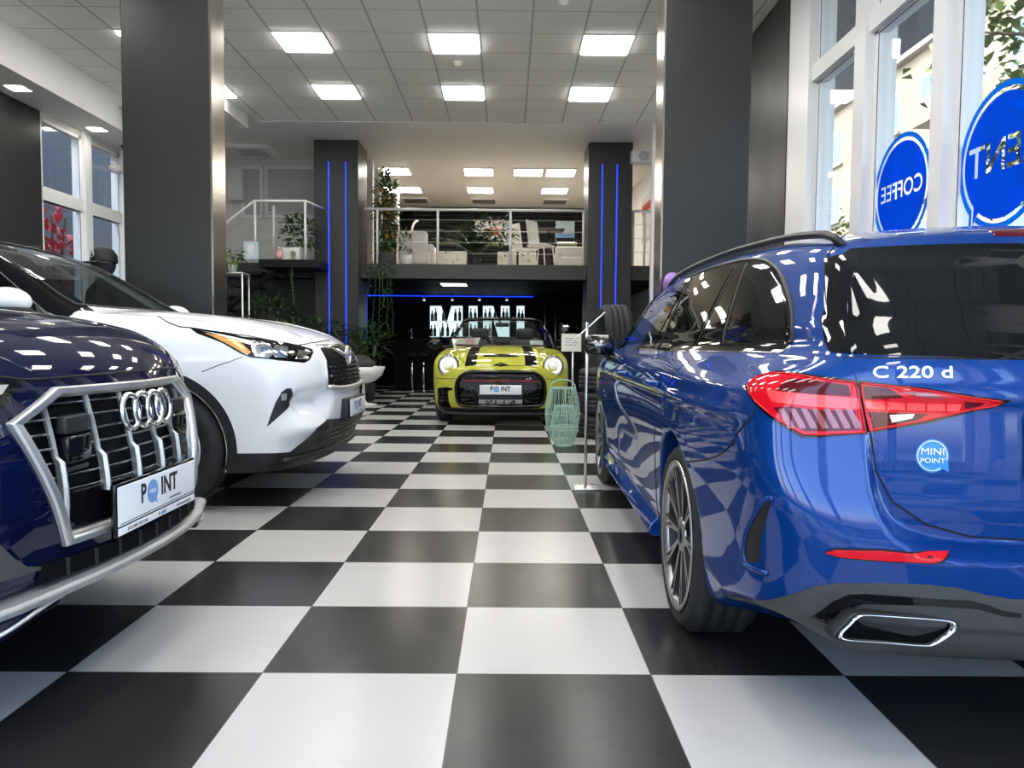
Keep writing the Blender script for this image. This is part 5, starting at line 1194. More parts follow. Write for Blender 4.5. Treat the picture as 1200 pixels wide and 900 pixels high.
t = thing('bistro_table', 'dark high table on one stem on the gallery, before the landscape picture', 'table', (float(onY(643, 290, 15.9)[0]), 15.95, GZ)); MB().rbox((0, 0, .90), (.62, .5, .03), .01).build('table_top', M['pot_dark'], t); MB().tube([(0, 0, .02), (0, 0, .89)], .03, 10).build('stem', M['pot_dark'], t); MB().lathe([(.22, 0), (.22, .015), (.03, .03)], n=24).build('base', M['pot_dark'], t)
t = thing('gallery_sofa', 'low white sofa at the right end of the gallery railing', 'sofa', (float(onY(668, 300, 15.2)[0]), 15.25, GZ)); MB().rbox((0, 0, .17), (.55, .5, .20), .05).build('seat', M['fabric_white'], t); MB().rbox((.0, .22, .36), (.55, .14, .32), .05).build('backrest', M['fabric_white'], t); MB().rbox((-.25, 0, .25), (.1, .5, .25), .04).build('armrest', M['fabric_white'], t)
t = thing('reading_desk', 'grey reading desk with papers on the gallery by the right lit column', 'desk', (float(onY(661, 290, 16.6)[0]), 16.6, GZ)); MB().rbox((0, 0, .62), (.6, .4, .03), .01).build('desk_top', M['pot_dark'], t); MB().rbox((.05, -.05, .67), (.42, .3, .05), .01, M=Matrix.Rotation(-.3, 3, 'X')).build('paper_stack', M['paper'], t)
for q in (-1, 1): MB().tube([(q*.22, 0, 0), (-q*.1, 0, .6)], .018, 6).build('leg', M['pot_dark'], t)

# ------------------------------------------------ bar under the gallery
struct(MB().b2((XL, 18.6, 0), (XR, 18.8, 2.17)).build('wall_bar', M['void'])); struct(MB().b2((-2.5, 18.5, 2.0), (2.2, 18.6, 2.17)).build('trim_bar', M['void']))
yL = 18.567
def lit(nm, a, b, r=.008):
    return struct(MB().tube([a, b], r, 6).build(nm, M['led_blue']))
lx0 = float(onY(430, 347, 17.9)[0]); lx1 = float(onY(625, 347, 17.9)[0]); lz = float(onY(520, 347, 17.9)[2])
lit('trim_led_strip_1', (lx0, 17.9, lz), (lx1, 17.9, lz)); lit('trim_led_strip_2', (lx0, 17.9, lz), (lx0, 17.9, float(onY(430, 402, 17.9)[2])))
t = thing('bar_light', 'long lit panel on the black ceiling above the convertible', 'ceiling light', (float(onY(532, 333, 15.0)[0]), 15.0, 2.17)); MB().b2((-.27, -.32, -.03), (.27, .32, 0)).build('frame', M['pot_dark'], t); MB().b2((-.24, -.30, -.036), (.24, .30, -.029)).build('diffuser', M['lamp_dim'], t)
for k, px in enumerate((497, 530, 562, 594)):
    p = onY(px, 350, 17.85); t = thing('spotlight', f'tiny white spotlight under the blue bar strip, {("first", "second", "third", "fourth")[k]} from the left', 'spotlight', (p[0], 17.85, p[2]), 0, 'spotlights under the blue strip')
    MB().rbox((0, 0, 0), (.07, .07, .07), .01).build('housing', M['white_gloss'], t); MB().cyl((0, 0, .035), (0, 0, 2.17-p[2]), .01, 6).build('stem', M['pot_dark'], t); MB().lathe([(.025, -.036), (.001, -.037)], n=10).build('lamp', M['lamp_warm'], t)
# backlit letters M I N I with bottle shelves
def XZ(px, py): p = onY(px, py, yL); return p[0], p[2]
def letter(nm, lb, polys):
    t = thing(nm, lb, 'illuminated letter', (0, yL, 0), 0, 'backlit bar letters')
    for pg in polys:
        q = [XZ(*p) for p in pg]; b = MB(); n = len(q); b.add([(x, 0, z) for x, z in q]+[(x, .03, z) for x, z in q], [tuple(range(n)), tuple(range(2*n-1, n-1, -1))]+[(i, (i+1) % n, n+(i+1) % n, n+i) for i in range(n)]); b.build('lit_panel', M['letter'], t)
    return t
z0, z1 = 358.5, 395
letter('letter', 'backlit white letter M on the bar wall behind the convertible', [[(504, z0), (515, z0), (515, z1), (504, z1)], [(515, z0), (517, z0), (523, 380), (523, z1), (518, z1), (515, 382)], [(523, 380), (529, z0), (532, z0), (532, 384), (527, z1), (523, z1)], [(532, z0), (542, z0), (542, z1), (532, z1)]])
letter('letter', 'backlit white letter I between M and N on the bar wall', [[(549.5, z0), (559.5, z0), (559.5, z1), (549.5, z1)]])
letter('letter', 'backlit white letter N on the bar wall above the windscreen', [[(566, z0), (576, z0), (576, z1), (566, z1)], [(576, z0), (578, z0), (587, 386), (587, z1), (584, z1), (576, 368)], [(587, z0), (597, z0), (597, z1), (587, z1)]])
letter('letter', 'backlit white letter I at the right end of the bar wall lettering', [[(605.5, z0), (614.5, z0), (614.5, z1), (605.5, z1)]])
for k, zz in enumerate((376, 394)):
    a, b = XZ(502, zz), XZ(617, zz); t = thing('bar_shelf', ('upper bottle shelf across the backlit letters', 'lower bottle shelf across the backlit letters')[k], 'shelf', ((a[0]+b[0])/2, yL-.1, a[1])); MB().b2((-(b[0]-a[0])/2, -.07, -.012), ((b[0]-a[0])/2, .09, 0)).build('board', M['clear_bottle'], t)
R3 = random.Random(2)
bcols = ['amber_glass', 'dark_bottle', 'green_glass', 'clear_bottle']; nb_ = 0
names = ['first', 'second', 'third', 'fourth', 'fifth', 'sixth', 'seventh', 'eighth', 'ninth', 'tenth', 'eleventh', 'twelfth', 'thirteenth', 'fourteenth', 'fifteenth', 'sixteenth']
for row, zz in enumerate((376, 394)):
    for k, px in enumerate(((507, 511, 520, 534, 539, 552, 557, 569, 574, 580, 590, 594, 608, 612), (506, 510, 519, 525, 536, 552, 557, 569, 574))[row]):
        x, z = XZ(px, zz); c = bcols[R3.randrange(4)]; h = R3.uniform(.24, .31); cn = {'amber_glass': 'amber', 'dark_bottle': 'dark', 'green_glass': 'green', 'clear_bottle': 'pale'}[c]
        t = thing('bottle', f'{cn} bottle on the {("upper", "lower")[row]} bar shelf, {names[k]} from the left', 'bottle', (x, yL-.09, z+.001), 0, 'bottles on the bar shelves')
        MB().lathe([(.036, 0), (.038, .01), (.038, h*.58), (.016, h*.74), (.014, h*.93), (.001, h*.93)], n=12).build('body', M[c], t); MB().lathe([(.017, h*.92), (.017, h), (.001, h)], n=10).build('cap', M['pot_dark'], t)
x0, x1 = float(onY(462, 420, 16.6)[0]), float(onY(640, 420, 16.6)[0])
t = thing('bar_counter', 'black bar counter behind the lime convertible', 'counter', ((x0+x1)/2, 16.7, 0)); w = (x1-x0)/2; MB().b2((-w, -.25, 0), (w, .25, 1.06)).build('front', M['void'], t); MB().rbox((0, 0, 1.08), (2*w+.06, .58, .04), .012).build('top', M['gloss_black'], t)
t = thing('beer_tap', 'chrome beer tap on the bar counter left of the convertible', 'tap', (float(onY(481, 390, 16.6)[0]), 16.65, 1.10)); MB().lathe([(.05, 0), (.05, .015), (.025, .03), (.025, .22), (.001, .235)], n=16).build('column', M['chrome'], t); MB().tube([(0, 0, .18), (0, -.08, .19), (0, -.1, .14)], .014, 8).build('spout', M['chrome'], t)
for k, px in enumerate((485, 498.5)):
    p = onZ(px, 457, 0); t = thing('bar_stool', ('chrome bar stool left of the convertible, farther from it', 'chrome bar stool left of the convertible, nearer to it')[k], 'bar stool', (p[0], 16.15, 0), 0, 'bar stools')
    MB().lathe([(.12, 0), (.12, .012), (.03, .03), (.001, .03)], n=24).build('base', M['chrome'], t); MB().tube([(0, 0, .02), (0, 0, .72)], .022, 10).build('pole', M['chrome'], t); MB().rbox((0, 0, .76), (.22, .22, .08), .035).build('seat', M['slat_black'], t)
t = thing('coffee_machine', 'dark shiny coffee machine on the bar, right of the convertible windscreen', 'coffee machine', (float(onY(668, 375, 16.4)[0]), 16.6, 1.10)); MB().rbox((0, 0, .19), (.42, .34, .36), .04).build('housing', M['gloss_black'], t); MB().tube([(-.14, -.18, .22), (-.14, -.24, .2), (-.14, -.24, .12)], .014, 8).build('spout', M['chrome'], t); MB().rbox((0, -.18, .28), (.3, .01, .05), .004).build('panel', M['chrome'], t)
if True:
    t = thing('bar_side_counter', 'black side counter carrying the coffee machine', 'counter', (float(onY(668, 420, 16.6)[0]), 16.7, 0)); MB().b2((-.32, -.25, 0), (.32, .25, 1.06)).build('front', M['slat_black'], t); MB().rbox((0, 0, 1.08), (.7, .56, .04), .012).build('top', M['gloss_black'], t)
for k, px in enumerate((639, 651)): 
    x = float(onY(px, 380, 17.6)[0]); t = thing('curtain_pole', ('thin vertical steel pole behind the convertible, left one', 'thin vertical steel pole behind the convertible, right one')[k], 'pole', (x, 17.6, 0), 0, 'steel poles'); MB().tube([(0, 0, 0), (0, 0, 2.17)], .012, 8).build('pole', M['steel'], t); MB().lathe([(.05, 0), (.05, .01), (.001, .012)], n=16).build('foot', M['steel'], t)

# ------------------------------------------------ stair landing at left
LY = 13.0
lx0, lx1 = float(onY(303, 305, LY)[0]), float(onY(373, 305, LY)[0]); LZ = float(onY(340, 304, LY)[2])
struct(MB().b2((lx0, LY, LZ-.13), (lx1, 14.2, LZ)).build('floor_landing', M['slat_black']))
stp = MB()
for k in range(11): stp.b2((lx0-.26*(k+1), LY+.05, LZ-.2*(k+1)-.05), (lx0-.26*k+.03, 14.1, LZ-.2*(k+1)))
struct(stp.build('floor_stairs', M['slat_black']))
struct(MB().tube([(lx0+.25, LY+.1, LZ-.2), (lx0-2.6, LY+.1, LZ-2.35)], .06, 4).build('trim_stringer', M['slat_black']))
rl = thing('stair_railing', 'white stair railing around the landing with the potted plant', 'railing', (0, LY+.03, LZ)); tz = float(onY(330, 235, LY)[2])-LZ
xa, xb = float(onY(298, 240, LY)[0]), float(onY(357, 240, LY)[0])
MB().tube([(xa-1.6, 0, tz-1.25), (xa, 0, tz), (xb, 0, tz), (xb+.16, .9, tz)], .024, 8).build('handrail', M['frame_white'], rl)
for x, y, z in ((xa, 0, 0), (xa+.33*0+.16, .5, 0), (xb, 0, 0), (xb+.14, .85, 0)): MB().tube([(x, y, z), (x, y, tz)], .022, 8).build('post', M['frame_white'], rl)
for q in (.2, .4, .6, .8): MB().tube([(xa-1.6, 0, tz*q-1.25), (xa, 0, tz*q), (xb, 0, tz*q), (xb+.16, .9, tz*q)], .005, 5).build('wire', M['steel'], rl)
struct(MB().b2((-5.4, 14.3, 0), (-3.44, 14.45, LZ)).build('wall_stair', M['wall_dark']))
struct(MB().b2((XL, 15.2, GZ), (-2.66, 15.35, ZC)).build('wall_landing', M['white_wall']))
def blind_window(nm, p0, p1, y=15.2):
    a, b = onY(*p0, y), onY(*p1, y); w, h = abs(b[0]-a[0])/2, abs(a[2]-b[2])/2; c = ((a[0]+b[0])/2, y-.03, (a[2]+b[2])/2)
    o = struct(MB().b2((-w, -.02, -h), (w, .02, h)).build(nm, M['frame_white'])); o.location = c
    MB().b2((-w+.06, -.03, -h+.06), (w-.06, -.015, h-.06)).build('blind', M['blind'], o); return o
blind_window('door_1', (284, 195), (309, 256)); blind_window('window_12', (311, 195), (372, 256))
t = thing('wall_cabinet', 'small white wall box above the stairs at the column edge', 'box', (float(onY(274, 215, 14.9)[0]), 15.05, float(onY(274, 215, 14.9)[2]))); MB().rbox((0, 0, 0), (.30, .25, .6), .015).build('housing', M['white_gloss'], t); MB().b2((-.13, -.13, -.27), (.13, -.124, .27)).build('door', M['white_wall'], t)
p = onY(345.5, 303, LY+.25); t = thing('landing_plant', 'leafy plant in a square white pot on the stair landing', 'plant', (p[0]-.03, LY+.27, LZ)); MB().rbox((0, 0, .11), (.30, .30, .22), .015).build('pot', M['pot_white'], t)
R2 = random.Random(8); fm = MB(); foliage(fm, (.05, .12, .50), (.30, .20, .28), 260, .13, .06, .3, .4, R2); fm.build('foliage', M['green'], t); vm = MB(); vp = catmull([(.02, -.12, .2), (.05, -.2, .05), (.03, -.22, -.3), (.06, -.22, -.7), (.02, -.22, -1.05)], False, 6); vm.tube(vp, .006, 5)
for q in vp[3:]: 
    for g in (-1, 1): vm.leaf(q, (g, R2.uniform(-.4, .1), -.3), (0, 0, 1), .07, .04, .3)
vm.build('trailing_vine', M['green_pale'], t)
p = onY(331, 296, LY+.2); t = thing('pink_ornament', 'small round pink ornament beside the landing plant', 'ornament', (p[0]-.03, LY+.14, LZ)); MB().lathe([(.04, 0), (.075, .05), (.08, .09), (.06, .14), (.03, .165), (.03, .19), (.001, .19)], n=20).build('body', M['pink'], t); MB().sphere((0, 0, .205), .022, 10).build('knob', M['pink'], t)
a, b = onY(285.5, 283, 12.9), onY(303, 304, 12.9); t = thing('picture_board', 'pale blue picture board leaning at the stair railing', 'picture', ((a[0]+b[0])/2, 12.9, b[2])); w, h = (b[0]-a[0])/2, a[2]-b[2]; MB().b2((-w, 0, 0), (w, .015, h)).build('board', M['sky_card'], t); MB().b2((-w*.5, -.002, h*.15), (w*.4, .002, h*.85)).build('printed_area', M['white_gloss'], t); MB().tube([(0, .015, h*.5), (0, .1, 0)], .008, 6).build('prop', M['steel'], t)
# glass side table with a little plant
x0, x1 = float(onY(270, 330, 11.8)[0]), float(onY(285, 330, 11.8)[0]); tz = float(onY(278, 320, 11.8)[2]); t = thing('display_stand', 'tall silver-framed glass stand carrying a small plant, right of the left column', 'display stand', ((x0+x1)/2-.12, 11.9, 0)); w = .22; fr = MB()
for a in (-w, w):
    for b in (-.15, .15): fr.tube([(a, b, 0), (a, b, tz)], .014, 6)
for zz in (tz, tz*.55, .12): fr.tube([(-w, -.15, zz), (w, -.15, zz), (w, .15, zz), (-w, .15, zz)], .012, 6, True)
fr.build('frame', M['steel'], t); MB().b2((-w, -.15, tz-.004), (w, .15, tz+.004)).b2((-w, -.15, tz*.55-.004), (w, .15, tz*.55+.004)).build('glass_shelf', M['pane'], t)
t2 = thing('small_plant', 'small pale green plant in a white pot on the silver stand', 'plant', ((x0+x1)/2-.08, 11.85, tz+.012)); MB().lathe([(.05, 0), (.07, .12), (.06, .12), (.001, .1)], n=18).build('pot', M['pot_white'], t2); fm = MB(); foliage(fm, (.02, 0, .24), (.14, .12, .08), 46, .14, .05, .1, .7, R2); fm.build('foliage', M['green_pale'], t2)
# floor plants and the white tulip chair
def bush(lb, px, py, y, r, n, L, w, m, seed, pot=.12):
    p = onY(px, py, y); t = thing('floor_plant', lb, 'plant', (p[0], y, 0)); MB().lathe([(pot*.8, 0), (pot, .3), (pot*.9, .3), (.001, .27)], n=20).build('pot', M['pot_dark'], t)
    R = random.Random(seed); st_ = MB(); stems(st_, (0, 0, .25), [(R.uniform(-r[0], r[0])*.6, R.uniform(-r[1], r[1])*.6, p[2]+R.uniform(-.6, .6)*r[2]) for _ in range(6)], .01); st_.build('stem', M['bark'], t); fm = MB(); foliage(fm, (0, 0, p[2]), r, n, L, w, .3, .45, R); fm.build('foliage', M[m], t)
bush('dark bushy plant under the stair landing behind the white SUV', 318, 368, 12.3, (.42, .3, .28), 240, .20, .05, 'green_dark', 21); bush('low spreading dark plant below the left blue-lit column', 375, 395, 12.4, (.42, .3, .25), 220, .20, .05, 'green_dark', 22); bush('tall dark plant behind the white tulip chair', 432, 405, 13.3, (.32, .3, .38), 200, .22, .05, 'green', 23)
p = onZ(426, 474, 0); t = thing('tulip_chair', 'white shell tulip chair with dark patterned cushion beside the white SUV nose', 'chair', (p[0], p[1], 0))
MB().lathe([(.22, 0), (.22, .01), (.06, .03), (.03, .08), (.024, .33), (.03, .36), (.001, .36)], n=28).build('pedestal', M['white_gloss'], t); MB().lathe([(.04, .34), (.18, .38), (.30, .48), (.355, .62), (.345, .62), (.285, .49), (.17, .40), (.001, .38)], n=36).build('shell', M['white_gloss'], t)
MB().sphere((0, 0, .51), (.27, .27, .10), 24).build('cushion', M['cushion'], t); MB().sphere((-.1, .17, .66), (.24, .09, .15), 20).build('back_cushion', M['cushion'], t)
# vines hanging from the gallery edge by the left column
t = thing('hanging_vines', 'long trailing vines hanging from the gallery edge beside the left lit column', 'plant', (float(onY(445, 320, 13.9)[0]), 13.88, GZ)); R2 = random.Random(31)
for k in range(6):
    x = -.18+k*.08; L_ = R2.uniform(.6, 1.45); vp = catmull([(x, .06, .02), (x, -.02, -.02)]+[(x+R2.uniform(-.03, .03), -.03, -L_*j/5) for j in range(1, 6)], False, 5); vm = MB().tube(vp, .005, 5)
    for q in vp[6:]: vm.leaf(q, (R2.choice((-1, 1)), R2.uniform(-.6, .2), -.4), (0, 0, 1), .07, .04, .3)
    vm.build('vine', M['green_pale' if k % 3 == 0 else 'green'], t)
fm = MB(); foliage(fm, (.02, .02, -.1), (.26, .06, .16), 50, .09, .04, 0, .3, R2); fm.build('foliage', M['green_dark'], t)
# white unit and post by the right column
t = thing('wall_speaker', 'white wall box with round grille high beside the right blue-lit column', 'speaker', (float(onY(754, 183, 13.6)[0]), 13.7, float(onY(754, 183, 13.6)[2]))); MB().rbox((0, 0, 0), (.42, .25, .22), .03).build('housing', M['white_gloss'], t); MB().lathe([(.085, -.128), (.085, -.14), (.07, -.142), (.001, -.138)], axis='y', n=28).build('grille', M['blind'], t); MB().rbox((.2, .05, 0), (.3, .08, .08), .01).build('bracket', M['white_gloss'], t)
struct(MB().b2((2.30, 12.5, 0), (2.42, 12.62, ZC)).build('trim_post', M['frame_white']))
a, b = onY(742, 228, 15.5), onY(752, 262, 15.5); t = thing('wall_poster', 'white poster with red band on the right wall behind the lit column', 'poster', (XR-.0, 15.9, (a[2]+b[2])/2)); MB().b2((-.02, -.5, -.55), (0.019, .5, .35)).build('sheet', M['white_gloss'], t); MB().b2((-.024, -.5, .02), (-.019, .5, .2)).build('red_band', M['red_stripe'], t)
t = thing('smoke_detector', 'beige smoke detector on the ceiling between the two middle lights', 'smoke detector', (float(onZ(536.5, 73, ZC)[0]), float(onZ(536.5, 73, ZC)[1]), ZC)); MB().lathe([(.055, 0), (.055, -.02), (.04, -.045), (.001, -.05)], n=24).build('body', M['cream'], t); MB().lathe([(.065, 0), (.065, -.008), (.05, -.008)], n=24).build('base', M['white_gloss'], t)
p = onZ(660, 0, ZC); t = thing('ceiling_camera', 'white dome camera on the ceiling above the aisle, right of centre', 'camera', (p[0], p[1]-.03, ZC)); MB().lathe([(.055, 0), (.055, -.035), (.03, -.065), (.001, -.072)], n=24).build('dome', M['white_gloss'], t); MB().lathe([(.065, 0), (.065, -.01), (.05, -.01)], n=24).build('base', M['frame_white'], t)
p = [0, 12.2]; t = thing('dome_camera', 'small dome camera under the left soffit above the window', 'camera', (-6.0, p[1], 4.074)); MB().lathe([(.06, 0), (.06, -.03), (.001, -.03)], n=20).build('base', M['white_gloss'], t); MB().sphere((0, 0, -.04), .045, 14).build('dome', M['gloss_black'], t)
p = onX(139, 198, -6.14); t = thing('oval_lamp', 'white oval wall lamp beside the left window', 'lamp', (-6.175, p[1], p[2])); MB().sphere((0, 0, 0), (.10, .16, .075), 20).build('shade', M['white_gloss'], t); MB().b2((-.1, -.05, -.03), (-.04, .05, .03)).build('bracket', M['white_gloss'], t)
# ================================================================ small things around the cars
def mannequin(t, m_body, m_head, H, m_top=None):
    """shop dummy: one continuous skinned body, head as a part"""
    k = H/1.75
    J = [(0, 0, .95), (0, 0, 1.12), (0, -.01, 1.30), (0, 0, 1.45), (0, 0, 1.53)]; E = [(0, 1), (1, 2), (2, 3), (3, 4)]; Rr = [(.15, .11), (.13, .10), (.165, .11), (.09, .075), (.055, .055)]
    for s in (-1, 1):
        n = len(J); J += [(s*.19, 0, 1.40), (s*.235, .02, 1.12), (s*.24, -.05, .90), (s*.24, -.07, .80)]; Rr += [(.062, .062), (.048, .048), (.036, .036), (.035, .022)]; E += [(3, n), (n, n+1), (n+1, n+2), (n+2, n+3)]
        n = len(J); J += [(s*.10, 0, .86), (s*.11, -.01, .50), (s*.115, .02, .10), (s*.12, -.12, .04)]; Rr += [(.095, .095), (.062, .065), (.042, .045), (.045, .03)]; E += [(0, n), (n, n+1), (n+1, n+2), (n+2, n+3)]
    me = bpy.data.meshes.new('mannequin_body'); me.from_pydata([tuple(np.array(j)*k) for j in J], E, []); o = link('mannequin_body', me, m_body, t)
    md = o.modifiers.new('skin', 'SKIN'); md.use_smooth_shade = True
    for v, r in zip(me.skin_vertices[0].data, Rr): v.radius = (r[0]*k, r[1]*k)
    me.skin_vertices[0].data[0].use_root = True
    o.modifiers.new('sub', 'SUBSURF').levels = 2; o.modifiers['sub'].render_levels = 2
    h = MB().sphere((0, -.01*k, 1.645*k), (.078*k, .098*k, .118*k), 24).build('head', m_head, t); MB().tube([(0, -.095*k, 1.665*k), (0, -.118*k, 1.63*k), (0, -.10*k, 1.615*k)], [.010*k, .016*k, .012*k], 8).build('nose', m_head, h)
    return o
M['jacket'] = mat('jacket', (.012, .012, .014), .6); M['purple_head'] = M['purple']
t = thing('mannequin', 'black mannequin with black cap standing behind the white SUV by the left column', 'mannequin', (-3.56, 6.86, 0), -.5); mannequin(t, M['jacket'], M['jacket'], 1.80); k = 1.8/1.75
cap = MB().lathe([(.097, 0), (.100, .02), (.096, .06), (.070, .105), (.03, .122), (.001, .125)], n=28); b_ = []
n_ = 16; V = [];
for i in range(n_+1):
    a = PI+PI*i/n_; V += [(.095*math.cos(a), .095*math.sin(a), .01), (.10*math.cos(a), .10*math.sin(a)-.09*math.sin(PI*i/n_)**.7, -.01)]
cap.add(V, [(2*i, 2*i+1, 2*i+3, 2*i+2) for i in range(n_)]+[(2*i+2, 2*i+3, 2*i+1, 2*i) for i in range(n_)], True)
c = cap.build('cap', M['jacket'], t); c.location = (0, -.01, 1.70); c.scale = (1.05, 1.15, 1.1)
e = MB().tube([(.025*math.cos(a), -.098, .062+.025*math.sin(a)) for a in np.linspace(0, 2*PI, 25)[:-1]], .0035, 6, True)
for a in (PI/2, PI/2+2*PI/3, PI/2-2*PI/3): e.tube([(0, -.098, .062), (.025*math.cos(a), -.098, .062+.025*math.sin(a))], .003, 6)
e.build('cap_emblem', M['satin'], c)
t = thing('mannequin', 'mannequin with purple head in dark jacket behind the blue estate car', 'mannequin', (1.43, 6.78, 0), .4); mannequin(t, M['jacket'], M['purple'], 1.64)
MB().lathe([(.075, 0), (.07, .05), (.066, .05)], n=20, cap=False).build('collar', M['plate_blue'], t).location = (0, -.005, 1.385)
# tyres: three lying, one standing on top
def tyre(nm, lb, loc, rot, grp=None, R=.34, W=.25):
    h = W/2; pr = [(.235, -h*.8), (.25, -h*.95), (.29, -h), (R-.03, -h*.93), (R-.008, -h*.75)]
    for q in range(4):
        a = -h*.75+h*1.5*(q+.5)/4; pr += [(R, a-h*.15), (R, a+h*.1)]+([(R-.009, a+h*.11), (R-.009, a+h*.22)] if q < 3 else [])
    pr += [(R-.008, h*.75), (R-.03, h*.93), (.29, h), (.25, h*.95), (.235, h*.8)]
    t = thing(nm, lb, 'tyre', loc, 0, grp); t.rotation_euler = rot
    MB().lathe(pr, axis='z', n=60, closed=True).build('casing', M['rubber'], t)
    g = MB()
    for i in range(40):
        a = 2*PI*i/40
        for s in (-1, 1): g.box(((R-.001)*math.cos(a), (R-.001)*math.sin(a), s*h*.62), (.004, .004, h*.32), a)
    g.build('tread_sipes', M['seam'], t)
    return t
for i in range(3): tyre('tyre', ('bottom', 'middle', 'upper')[i]+' black tyre lying in the stack beside the blue estate car', (1.13, 8.4, .128+i*.252), (0, 0, i*.7), 'stacked tyres', .35)
tyre('tyre', 'black tyre standing upright on the tyre stack', (1.16, 8.4, .757+.345), (PI/2, 0, PI/2+.07), None, .345, .31)
# sign stands
t = thing('sign_stand', 'slim silver sign stand next to the front wheel of the blue estate car', 'sign stand', (.555, 5.40, 0)); MB().rbox((.01, 0, .006), (.20, .20, .012), .005).build('base', M['steel'], t); MB().tube([(0, 0, .01), (0, 0, 1.17)], .011, 10).build('pole', M['steel'], t)
MB().rbox((0, 0, 1.13), (.34, .006, .010), .002, M=Matrix.Rotation(-.74, 3, 'Y')).build('sign_panel', M['steel'], t)
a, b = onY(658, 391, 8.9), onY(681, 412, 8.9); t = thing('paper_stand', 'white sheet on a pole at the right of the lime convertible', 'sign stand', ((a[0]+b[0])/2, 8.9, 0)); w, h = (b[0]-a[0])/2, (a[2]-b[2])/2; zc_ = (a[2]+b[2])/2
MB().lathe([(.13, 0), (.13, .01), (.02, .02), (.001, .02)], n=24).build('base', M['steel'], t); MB().tube([(.02, .012, .01), (.02, .012, zc_)], .012, 8).build('pole', M['steel'], t); MB().b2((-w, -.006, zc_-h), (w, .004, zc_+h)).build('sheet', M['paper'], t)
for i in range(4): MB().b2((-w*.6, -.0075, zc_+h*(.45-.25*i)), (w*(.7-.2*(i % 2)), -.006, zc_+h*(.51-.25*i))).build('printed_line', M['ink_grey'], t)
# mint wire lanterns
def lantern(lb, x, y, h, r, handle):
    t = thing('wire_lantern', lb, 'lantern', (x, y, 0), 0, 'mint lanterns'); prof = lambda s: r*(.62+.38*math.sin(PI*min(1, s*1.0))**.8) if s < .55 else r*(.55+.45*math.cos((s-.45)*1.9)**1.2)
    n = 26
    for i in range(n):
        a = 2*PI*i/n; MB().tube([(prof(s)*math.cos(a), prof(s)*math.sin(a), h*s) for s in np.linspace(.01, 1, 12)], .0042, 5).build('wire', M['mint'], t)
    for s in (.012, .5, 1): MB().tube([(prof(s)*math.cos(a), prof(s)*math.sin(a), h*s) for a in np.linspace(0, 2*PI, 30)[:-1]], .006, 6, True).build('hoop', M['mint'], t)
    if handle: MB().tube([(prof(1)*math.cos(a), 0, h+.09*math.sin(a)) for a in np.linspace(0, PI, 14)], .007, 6).build('handle', M['mint'], t)
    MB().lathe([(prof(.02)*.9, .004), (prof(.02)*.9, .012), (.001, .012)], n=20).build('base', M['mint'], t)
lantern('tall mint green wire lantern with handle, behind the shorter one', .585, 8.15, .55, .182, True); lantern('short mint green wire lantern in front of the taller one', .565, 7.62, .40, .130, False)
# papers on the convertible's dashboard
def flyer(lb, px, py, y, w, d, rz, tilt, m, grp='papers in the windscreen'):
    p = onY(px, py, y); t = thing('paper_sheet', lb, 'paper', (p[0], y, p[2]), 0, grp); t.rotation_euler = (tilt, 0, rz); MB().b2((-w/2, -d/2, 0), (w/2, d/2, .003)).build('sheet', M[m], t); MB().b2((-w*.35, -d*.3, .003), (w*.2, d*.1, .0035)).build('printed_area', M['pink'], t); return t
for k, (px, py, rz, m) in enumerate(((541, 404, .4, 'paper'), (546, 403, -.2, 'pink'), (552, 402.5, -.6, 'plate_white'))): flyer(('left', 'middle', 'right')[k]+' flyer of the fan on the dashboard, at the left behind the windscreen', px, py, 10.70+.03*k, .25, .19, rz, 1.0, m)
flyer('single white sheet on the dashboard at the right behind the windscreen', 629, 404, 10.75, .19, .14, .25, 1.0, 'plate_white')

# ================================================================ window lettering
def sticker_mat(nm, col, a):
    m = bpy.data.materials.new(nm); m.use_nodes = True; N, L = m.node_tree.nodes, m.node_tree.links; N.remove(N['Principled BSDF'])
    t = N.new('ShaderNodeBsdfTransparent'); t.inputs['Color'].default_value = (*col, 1); d = N.new('ShaderNodeBsdfTranslucent'); d.inputs['Color'].default_value = (*col, 1); g = N.new('ShaderNodeBsdfDiffuse'); g.inputs['Color'].default_value = (*col, 1)
    x = N.new('ShaderNodeMixShader'); x.inputs[0].default_value = .45; L.new(d.outputs[0], x.inputs[1]); L.new(g.outputs[0], x.inputs[2]); y = N.new('ShaderNodeMixShader'); y.inputs[0].default_value = a; L.new(t.outputs[0], y.inputs[1]); L.new(x.outputs[0], y.inputs[2]); L.new(y.outputs[0], N['Material Output'].inputs['Surface']); return m
M['film_blue'] = sticker_mat('film_blue', (.008, .20, .88), .6); M['film_blue2'] = sticker_mat('film_blue2', (.02, .34, .90), .75); M['film_text'] = mat('film_text', (.80, .78, .66), .5)
